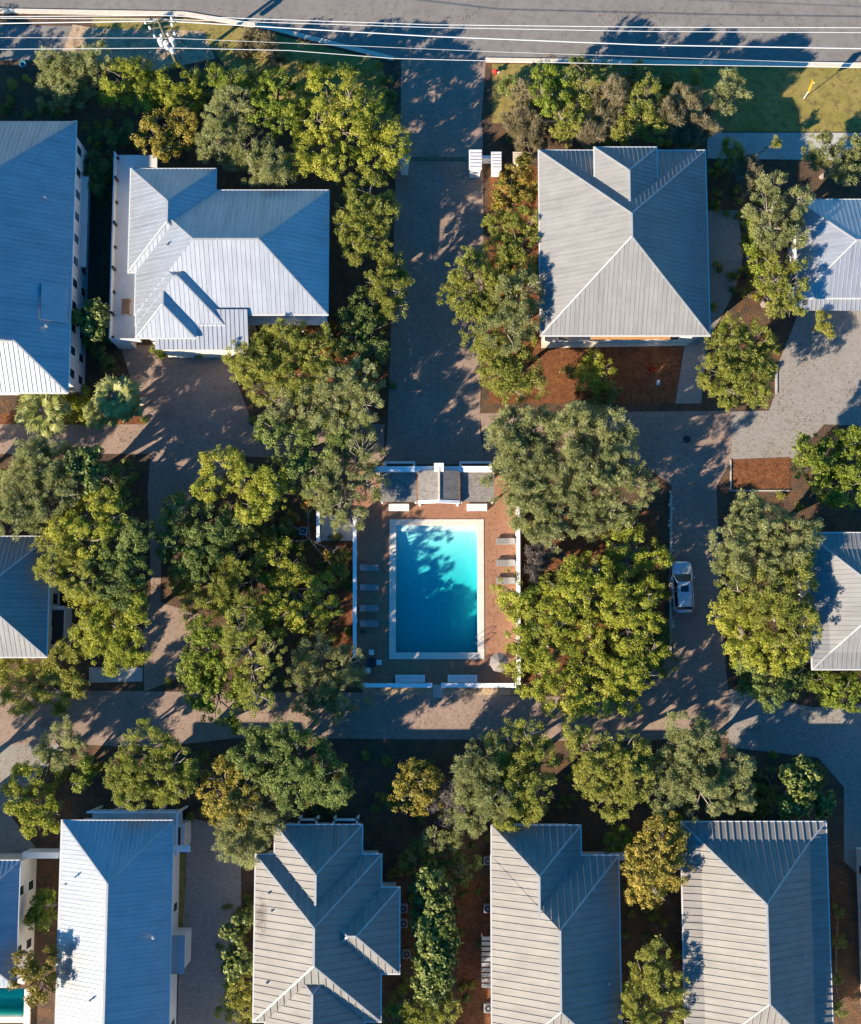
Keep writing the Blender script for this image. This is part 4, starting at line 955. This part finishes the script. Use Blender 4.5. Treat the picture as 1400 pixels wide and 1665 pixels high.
# far left
tree('feathery sage oak at the left edge below the palms', 'sage', 9.5, [(60,775,44),(90,760,32),(35,800,34),(70,820,36),(20,840,28),(50,740,24),(110,800,20)])
tree('small tree of rounded lime leaf clumps beside the feathery sage oak', 'magnolia', 9.0, [(128,745,14),(148,740,13),(155,762,13),(135,770,13),(118,760,10),(150,785,11)], dens=2)
tree('shaded green bush tree right of the rounded lime clumps', 'green', 4.0, [(180,785,26),(200,770,18),(195,810,18)])
tree('mixed green and lime tree north of the left middle house', 'lime', 8.5, [(140,840,36),(110,865,28),(165,820,24),(150,880,30),(185,840,20)])
tree('olive tree touching the corner of the left middle house', 'olive', 8.0, [(95,900,36),(120,930,34),(80,930,20),(140,950,24)])
tree('dark green tree right of the left middle house along the west street', 'green', 8.0, [(195,890,38),(220,870,24),(170,930,34),(215,930,26),(190,960,28)])
tree('bright lime tree filling the corner of the west street and the front path', 'lime', 7.2, [(155,985,34),(190,1015,38),(150,1030,30),(180,1060,34),(210,1055,28),(225,1015,20),(215,980,22)])
tree('olive shrubbery at the south side of the left middle house', 'olive', 4.0, [(100,1080,28),(120,1055,20),(60,1100,30),(90,1120,30),(25,1100,28),(30,1135,28),(120,1110,20)])
# south of the bottom lane
tree('grey-green tree in shade at the left, south of the south lane', 'sage', 5.5, [(95,1215,28),(75,1240,22),(120,1220,20),(100,1190,16)])
tree('lime tree with orange flecks at the lower left edge', 'lime', 6.0, [(45,1275,30),(30,1305,22),(60,1310,28),(55,1340,20),(85,1330,18)])
tree('small bright lime tree between two dark gaps above the long bright house', 'bright', 5.5, [(136,1262,16),(138,1245,12),(130,1275,10)])
tree('olive lime tree over the north end of the long bright house', 'olive', 8.0, [(240,1215,34),(210,1255,32),(250,1265,38),(285,1240,30),(290,1280,24),(215,1290,24),(190,1270,16)])
tree('gold-tinted tall oak north of the grey paver driveway', 'gold', 7.6, [(362,1270,30),(380,1310,36),(350,1300,22),(400,1270,26)], dens=.8)
tree('sage oak draping down beside the nested-roof house', 'sage', 6.6, [(390,1350,34),(425,1330,34),(375,1375,22),(410,1385,22),(440,1300,28)])
tree('wide dark green oak north of the nested-roof house', 'green', 8.0, [(440,1235,42),(490,1225,36),(480,1275,40),(525,1265,34),(545,1290,22),(410,1230,28),(460,1195,22)])
tree('yellow autumn tree north-east of the nested-roof house', 'gold', 6.0, [(680,1270,28),(665,1300,26),(695,1300,22),(655,1275,16),(705,1265,14)])
shrub('leafless grey twiggy bush beside the yellow autumn tree', 'twig', 5.2, [(728,1308,24),(715,1295,16),(738,1290,15)])
tree('dusty grey-green bush below the leafless grey one', 'sage', 4.6, [(730,1345,22),(705,1365,16),(745,1365,16)])
tree('sage oak north of the centre-right house, left half', 'sage', 8.0, [(790,1235,36),(775,1275,32),(770,1315,30),(800,1300,28),(760,1250,22)])
tree('olive oak north of the centre-right house, right half', 'olive', 8.0, [(835,1225,38),(870,1240,34),(835,1280,38),(870,1290,30),(830,1325,26),(860,1200,24)])
tree('green oak left of the pair on the lane north of the bottom right houses', 'olive', 8.0, [(955,1215,30),(985,1250,40),(1020,1220,30),(1000,1290,36),(960,1265,24),(1030,1270,30),(935,1190,18)])
tree('dusky sage oak directly north of the ribbed skirted house', 'sage', 8.0, [(1130,1210,38),(1100,1250,38),(1160,1240,38),(1190,1280,32),(1140,1290,36),(1080,1290,28),(1110,1185,26),(1205,1250,20)])
tree('golden brown tree between the two bottom right houses', 'gold', 8.4, [(1070,1380,36),(1085,1410,30),(1050,1410,34),(1055,1445,26),(1078,1348,26)])
tree('dark green skirts of leaves around the golden brown tree', 'bright', 4.6, [(1010,1365,20),(995,1372,12),(1040,1440,18),(1065,1455,16),(1095,1375,18),(1095,1345,18)])
tree('olive tree between the bottom right houses near the bottom edge', 'olive', 8.0, [(1065,1560,24),(1055,1595,32),(1080,1600,28),(1045,1630,30),(1075,1640,32),(1040,1665,26)])
hl = [(703,1425),(690,1440),(718,1445),(700,1462),(720,1470),(688,1478),(705,1490),(722,1500),(690,1510),(712,1518),(728,1530),(694,1535),(710,1550),(692,1565),(722,1560),(705,1580),(690,1595),(718,1590),(700,1615)]
tree('tall narrow magnolia hedge between the two bottom centre houses', 'magnolia', 5.5, [(x, y, 17) for x, y in hl], name='hedge', cat='hedge', dens=2.2)
tree('olive tree at the bottom end of the magnolia hedge', 'olive', 5.0, [(665,1640,30),(695,1645,28),(640,1660,22),(725,1640,20)])
shrub('dark shrubs at the top of the magnolia hedge', 'green', 3.0, [(670,1400,20),(720,1395,22),(755,1410,22),(690,1380,18)])
tree('bright bush against the west wall of the nested-roof house', 'magnolia', 4.5, [(372,1560,13),(385,1545,12),(395,1565,14),(380,1580,12),(395,1500,13),(405,1490,10),(368,1515,9),(385,1520,8)], dens=2)
tree('olive bush under the bright one, bottom edge', 'olive', 3.8, [(385,1615,24),(395,1640,24),(375,1650,18),(400,1600,16)])
tree('small green tree against the west side of the long bright house', 'bright', 4.5, [(68,1470,18),(60,1495,16),(75,1500,16),(80,1455,12)])
tree('rusty olive tree beside the small teal pool', 'rust', 8.6, [(45,1570,20),(65,1595,24),(40,1590,18),(75,1560,16),(65,1620,14)], dens=.8)
tree('small magnolia with glossy clumps north-east of the skirted house', 'magnolia', 5.2, [(1300,1245,15),(1285,1260,14),(1318,1258,12),(1298,1275,15),(1282,1300,14),(1300,1312,16),(1312,1290,12),(1275,1315,10)], dens=2)
tree('tiny glossy magnolia right of the other one', 'magnolia', 4.6, [(1342,1298,12),(1338,1312,12),(1348,1308,9)], dens=2)
# pool block east
tree('pale sage oak over the north-east corner of the pool house', 'sage', 7.2, [(835,700,36),(850,745,42),(820,720,26),(870,700,38),(830,785,34),(880,780,40)])
tree('broad sage oak in the middle of the block north-east of the pool', 'sage', 7.6, [(930,710,44),(970,740,44),(920,770,42),(960,790,42),(990,700,32),(1010,750,34),(1035,790,28),(940,690,30)])
tree('sage oak drooping over the east side of the pool deck', 'sage', 6.8, [(870,830,36),(915,830,38),(960,840,34),(890,865,26),(1000,830,30),(855,805,30)])
tree('yellowish olive tree by the east lane above the parked car', 'lime', 5.5, [(1020,860,26),(1035,890,24),(1000,885,20),(1060,905,22),(1020,915,22),(1078,910,14)])
tree('lime tree leaning over the east courtyard wall', 'lime', 6.3, [(835,965,30),(850,1000,26),(825,985,20),(870,980,22)])
tree('pale lime tree in the centre of the east tree block', 'lime', 7.0, [(945,935,34),(965,965,32),(930,970,28),(905,955,22),(975,925,20)])
tree('green lime tree beside the parked car in the east tree block', 'lime', 6.8, [(1020,960,30),(1045,990,28),(1000,990,28),(1060,965,18),(1020,1030,30),(1045,1020,22)])
tree('lime tree west half of the southern row in the east tree block', 'lime', 6.6, [(880,1040,36),(850,1070,28),(900,1075,34),(870,1105,28),(920,1030,26),(840,1040,20),(905,1010,22)])
tree('lime tree with long lobes in the south of the east tree block', 'lime', 6.6, [(950,1075,34),(940,1120,34),(985,1100,34),(910,1130,28),(980,1140,22),(960,1030,24),(930,1150,20)])
tree('lime green tree at the south-east corner of the east tree block', 'lime', 6.2, [(1030,1070,30),(1010,1120,28),(1045,1095,24),(1060,1060,20),(1020,1145,18)])
shrub('dark green shrub at the lane corner below the parked car', 'green', 2.5, [(1072,1050,22),(1080,1080,18),(1070,1025,18)])
shrub('brown and green low brush between the sage oaks and the lime trees', 'twig', 2.6, [(880,900,20),(870,925,18),(900,915,18)])
# right side
tree('tall sage oak east of the parked car, upper one', 'sage', 8.6, [(1225,850,42),(1190,880,34),(1260,870,40),(1230,905,40),(1290,890,36),(1190,920,30),(1270,930,36),(1215,835,26),(1310,870,22)])
tree('olive tall oak against the right middle house', 'olive', 8.8, [(1240,965,40),(1280,975,36),(1300,940,26),(1300,1010,30),(1260,1010,36),(1200,960,30)])
tree('lime tinted oak below the tall olive one on the east lane', 'lime', 7.0, [(1200,1000,34),(1180,995,26),(1220,1040,38),(1260,1060,34),(1205,1060,24),(1290,1055,26)], dens=.9)
tree('green oak at the south end of the tall oaks by the corner pavement', 'green', 6.0, [(1240,1105,34),(1270,1110,28),(1220,1085,26),(1290,1095,22),(1255,1135,20)])
tree('spiky lime green tree at the right edge south of the car park', 'bright', 6.5, [(1340,745,38),(1380,760,38),(1320,770,26),(1360,790,34),(1390,720,26),(1385,800,24),(1310,740,18)])
tree('green tree under the south eave of the right middle house', 'bright', 4.8, [(1340,1112,24),(1370,1125,28),(1395,1110,24),(1325,1105,16)])
# framed house surroundings
tree('rust and green tree at the north-west corner of the square house', 'rust', 5.2, [(840,285,26),(825,310,24),(855,310,22),(830,340,22),(850,270,18)])
tree('olive oak along the west side of the square house, north one', 'olive', 6.2, [(825,370,30),(850,400,30),(815,410,28),(845,440,32),(860,360,18)])
tree('big olive oak spilling over the entrance street beside the square house', 'olive', 7.0, [(760,440,28),(750,485,30),(790,470,36),(770,520,32),(810,500,34),(785,555,28),(760,415,16)])
tree('sage oak shading the west roof edge of the square house', 'sage', 7.8, [(840,480,34),(850,515,30),(820,540,32),(860,460,22)])
tree('green oak at the south-west corner of the square house yard', 'olive', 6.0, [(825,580,34),(810,610,28),(850,600,28),(835,635,24),(800,585,22),(870,630,20)])
shrub('bright yellow-green shrub in the south yard of the square house', 'lime', 3.2, [(962,600,20),(975,620,18),(955,625,18),(985,600,13),(965,580,12),(950,605,12)])
shrub('dark green shrub under the yellow-green one in the orange mulch', 'green', 1.8, [(985,645,16),(965,648,14),(1000,635,10),(925,605,12)])
tree('round olive oak east of the small driveway of the square house', 'olive', 6.2, [(1185,570,38),(1220,560,34),(1170,610,32),(1210,615,38),(1180,635,24),(1235,600,22),(1190,535,22),(1230,640,20)])
tree('bright green tree north of the square house', 'bright', 6.0, [(890,125,24),(880,150,18),(905,150,20),(895,175,16),(915,130,14)])
shrub('beige pampas grass clump north-west of the square house', 'pampas', 2.6, [(858,170,24),(845,200,20),(865,205,22),(860,235,18),(850,150,14)], cat='ornamental grass')
shrub('tall spiky green shrub right of the bright green tree', 'olive', 5.6, [(915,195,26),(940,170,24),(935,210,26),(950,140,20)], bare=1)
shrub('spiky olive shrub with pale tips north of the dormer', 'pampas', 5.6, [(985,165,24),(1000,195,24),(970,205,22),(960,220,18),(1000,145,16)], cat='shrub')
shrub('second spiky olive shrub, north-east of the dormer', 'olive', 5.8, [(1050,160,24),(1040,190,24),(1065,210,22),(1020,215,22),(1055,135,14)], bare=1)
shrub('spiky pale shrub north of the east half of the square house', 'pampas', 5.6, [(1110,165,24),(1130,185,26),(1095,195,22),(1120,215,22),(1145,205,16)])
shrub('lone feathery grey shrub in the shaded lawn near the main road', 'sage', 5.2, [(1185,135,20),(1170,155,16),(1195,155,18),(1180,175,12)], bare=1)
shrub('low dark shrubs in front of the spiky row by the main road', 'green', 1.8, [(940,110,20),(985,120,18),(1040,118,18),(830,140,18),(1090,130,16)])
shrub('small olive shrub at the north-east corner of the square house', 'olive', 3.0, [(1190,240,14),(1180,260,14),(1200,255,10),(1262,233,10)])
shrub('pale twiggy shrub south of the footpath on the east side', 'pampas', 3.4, [(1215,270,16),(1225,290,16),(1210,300,12)])
tree('sage twiggy oak between the square house and the small bright house', 'sage', 8.2, [(1260,310,26),(1245,340,26),(1285,345,26),(1255,380,28),(1290,380,22),(1300,320,16)], bare=1)
tree('olive twiggy oak lapping the west edge of the small bright house', 'olive', 8.0, [(1265,430,26),(1280,465,24),(1255,465,20),(1285,495,22),(1295,425,16),(1265,500,18)], bare=1, dens=.8)
tree('vivid green shrub tree beside the east driveway of the square house', 'bright', 4.2, [(1222,375,16),(1225,400,18),(1232,430,18),(1215,360,10),(1238,455,12)])
shrub('golden low shrub at the south end of the east driveway wall', 'gold', 2.0, [(1228,470,12),(1215,478,9)])
tree('sage oak at the right edge south of the footpath', 'sage', 5.6, [(1335,245,26),(1320,260,20),(1360,265,26),(1385,245,24),(1375,280,20),(1395,270,18)])
tree('green twiggy bush at the corner of the small bright house porch', 'olive', 3.6, [(1340,525,14),(1352,535,13),(1330,515,9)])
# left houses
shrub('dark green shrub between the two upper left houses', 'green', 3.4, [(148,262,16),(145,285,18),(155,305,14),(165,270,12)])
tree('magnolia with lit glossy clumps against the left edge house', 'magnolia', 5.6, [(135,512,13),(150,500,12),(160,520,14),(145,530,12),(125,518,9),(158,542,10),(170,505,9)], dens=2)
shrub('low green shrub in the dark passage below the glossy magnolia', 'green', 2.0, [(168,580,13),(178,592,14),(160,565,10)])
shrub('dark low foliage under the glossy magnolia', 'green', 2.2, [(150,555,18),(175,540,14),(180,520,12)])
palm(70, 668, 3.8, 42, 'fan palm with pale radiating fronds south of the left edge house')
palm(186, 645, 4.6, 38, 'lime fan palm at the right end of the palm bed', 30)
palm(165, 668, 3.4, 30, 'smaller fan palm crowded against the lime fan palm, nearer the lane', 22)
palm(206, 664, 3.2, 26, 'smallest fan palm on the east tip of the palm bed', 18)
shrub('yellow-green low planting between the palms', 'lime', 1.4, [(125,665,20),(105,650,14),(135,645,16),(142,678,12)])
shrub('small bright shrub at the south wall of the stepped-roof house', 'bright', 1.8, [(258,572,10),(266,576,8)])
shrub('tiny green shrub under the middle of the stepped-roof house south wall', 'bright', 1.5, [(322,572,7),(328,573,5)])
shrub('brown and orange brush beneath the wide olive oak', 'rust', 2.0, [(560,560,18),(540,545,18),(600,610,16),(480,545,16)])
shrub('dark understory north of the stepped-roof house', 'green', 2.4, [(180,225,22),(215,215,20),(330,120,18),(340,150,18),(400,120,14)])
shrub('orange-brown dry grass on the shaded verge', 'pampas', 1.2, [(430,75,16),(410,60,12),(450,95,12),(395,80,12)], cat='grass')
shrub('dark shrubs in the yard north of the ribbed skirted house', 'green', 2.0, [(1250,1270,20),(1245,1305,18),(1220,1310,14),(1330,1260,14)])
shrub('dark green border plants between the skirted house and the right edge house', 'green', 1.2, [(1362,1480,10),(1366,1530,10),(1360,1590,10),(1368,1640,10)])
shrub('brown green brush around the west air conditioner', 'rust', 2.0, [(500,815,14),(470,850,16),(440,880,14),(545,900,16),(550,930,14)])
shrub('shaded foliage at the foot of the lime trees in the east block', 'green', 2.2, [(990,1045,24),(900,985,24),(870,1010,20),(1000,930,22),(970,1000,22)])
shrub('shaded foliage at the foot of the oaks in the west block', 'green', 2.2, [(420,1020,24),(440,950,20),(410,870,24),(450,860,22),(300,950,22)])
tree('unseen dark green tree added past the left edge to shade the parking pavement', 'green', 4.2, [(-85,110,34),(-55,132,28),(-110,85,32)])  # out of view, added for its shadow on the parking pavement
tree('unseen tall dark green tree added at the far left to shade the west pavement', 'green', 8.5, [(-150,1290,50),(-100,1240,44),(-110,1330,44),(-60,1290,26)])  # stands outside the view, put in to darken the west pavement
tree('unseen dark green tree added for shade beyond the feathery sage oak', 'green', 7.5, [(-120,770,44),(-90,810,40),(-70,740,26),(-140,830,36)])  # another unseen tree, added for the shadow it casts
# ------------------------------------------------------------------ low ground cover in the beds
beds = [(60,1225,1330,1335,150),(395,560,640,690,40),(795,280,878,655,30),(470,830,572,1100,26),(850,900,1085,1120,60),(265,830,470,1110,40),(130,200,205,330,26),(400,100,640,200,36),(1150,240,1290,520,30),(0,735,245,860,26),(640,1360,800,1660,36),(1010,1350,1108,1660,20),(820,112,1150,235,40),(1160,560,1262,655,14),(0,90,130,190,20),(355,1420,412,1660,14),(1192,800,1340,1110,30),(0,645,240,688,16)]
GC = []
for x0,y0,x1,y1,n_ in beds:
    for _ in range(n_):
        r_ = random.uniform(.18,.5); c = P(random.uniform(x0,x1), random.uniform(y0,y1), r_*.5); GC.append((c, r_))
V1 = foliage(GC[::2], 'olive', .8); V2 = foliage(GC[1::2], 'green', .8)
for V_, k_, lb in ((V1,'olive','low olive tufts and seedlings scattered through the mulch beds'),(V2,'green','low dark green ground cover plants scattered through the beds')):
    me = bpy.data.meshes.new('ground_cover'); nq = len(V_)//4; me.vertices.add(nq*4); me.vertices.foreach_set('co', V_.astype(np.float32).ravel()); me.loops.add(nq*4)
    me.loops.foreach_set('vertex_index', np.arange(nq*4, dtype=np.int32)); me.polygons.add(nq); me.polygons.foreach_set('loop_start', np.arange(0, nq*4, 4, dtype=np.int32)); me.update()
    me.materials.append(LM[k_]); go = bpy.data.objects.new('ground_cover', me); col.objects.link(go); tag(go, lb, 'ground cover', kind='stuff')
# ------------------------------------------------------------------ leaf litter: nobody could count it
n = 60000; cl = RG.random((700,2))*np.array([1560,1860])-80; w_ = RG.integers(0, 700, n)
pp_ = cl[w_]+RG.normal(size=(n,2))*RG.uniform(6, 34, 700)[w_][:,None]; pp_[:n//3] = RG.random((n//3,2))*np.array([1560,1860])-80
bad = [(632,846,792,1074),(-20,1595,60,1665),(-10,0,1500,12)]; k_ok = np.ones(n, bool)
for x0,y0,x1,y1 in bad: k_ok &= ~((pp_[:,0]>x0)&(pp_[:,0]<x1)&(pp_[:,1]>y0)&(pp_[:,1]<y1))
pp_ = pp_[k_ok]
ux = pp_[:,0]-700; vy = 832.5-pp_[:,1]; yy = vy*math.cos(TILT)+FPX*math.sin(TILT); zz = vy*math.sin(TILT)-FPX*math.cos(TILT); tt = CAM_H/(-zz)
c3 = np.stack([ux*tt, yy*tt, np.full(len(ux), .065)], axis=1); an = RG.uniform(0, 6.28, len(ux)); L1 = RG.uniform(.03,.08,len(ux))[:,None]
a1_ = np.stack([np.cos(an), np.sin(an), RG.uniform(-.2,.2,len(an))], axis=1)*L1; a2_ = np.stack([-np.sin(an), np.cos(an), RG.uniform(-.2,.2,len(an))], axis=1)*L1*.5
qv = np.stack([c3-a1_, c3+a2_, c3+a1_, c3-a2_], axis=1).reshape(-1,3)
me = bpy.data.meshes.new('leaf_litter'); nq = len(qv)//4; me.vertices.add(nq*4); me.vertices.foreach_set('co', qv.astype(np.float32).ravel()); me.loops.add(nq*4)
me.loops.foreach_set('vertex_index', np.arange(nq*4, dtype=np.int32)); me.polygons.add(nq); me.polygons.foreach_set('loop_start', np.arange(0, nq*4, 4, dtype=np.int32)); me.update()
me.materials.append(leaf_mat('fallen_leaves', (.10,.05,.025), (.22,.12,.05), (.34,.22,.09), .1)); lo = bpy.data.objects.new('leaf_litter', me); col.objects.link(lo)
tag(lo, 'fallen brown leaves scattered over lanes and planting beds', 'leaf litter', kind='stuff')
print('trees', ntree, sum(len(m.vertices) for m in bpy.data.meshes)//4)
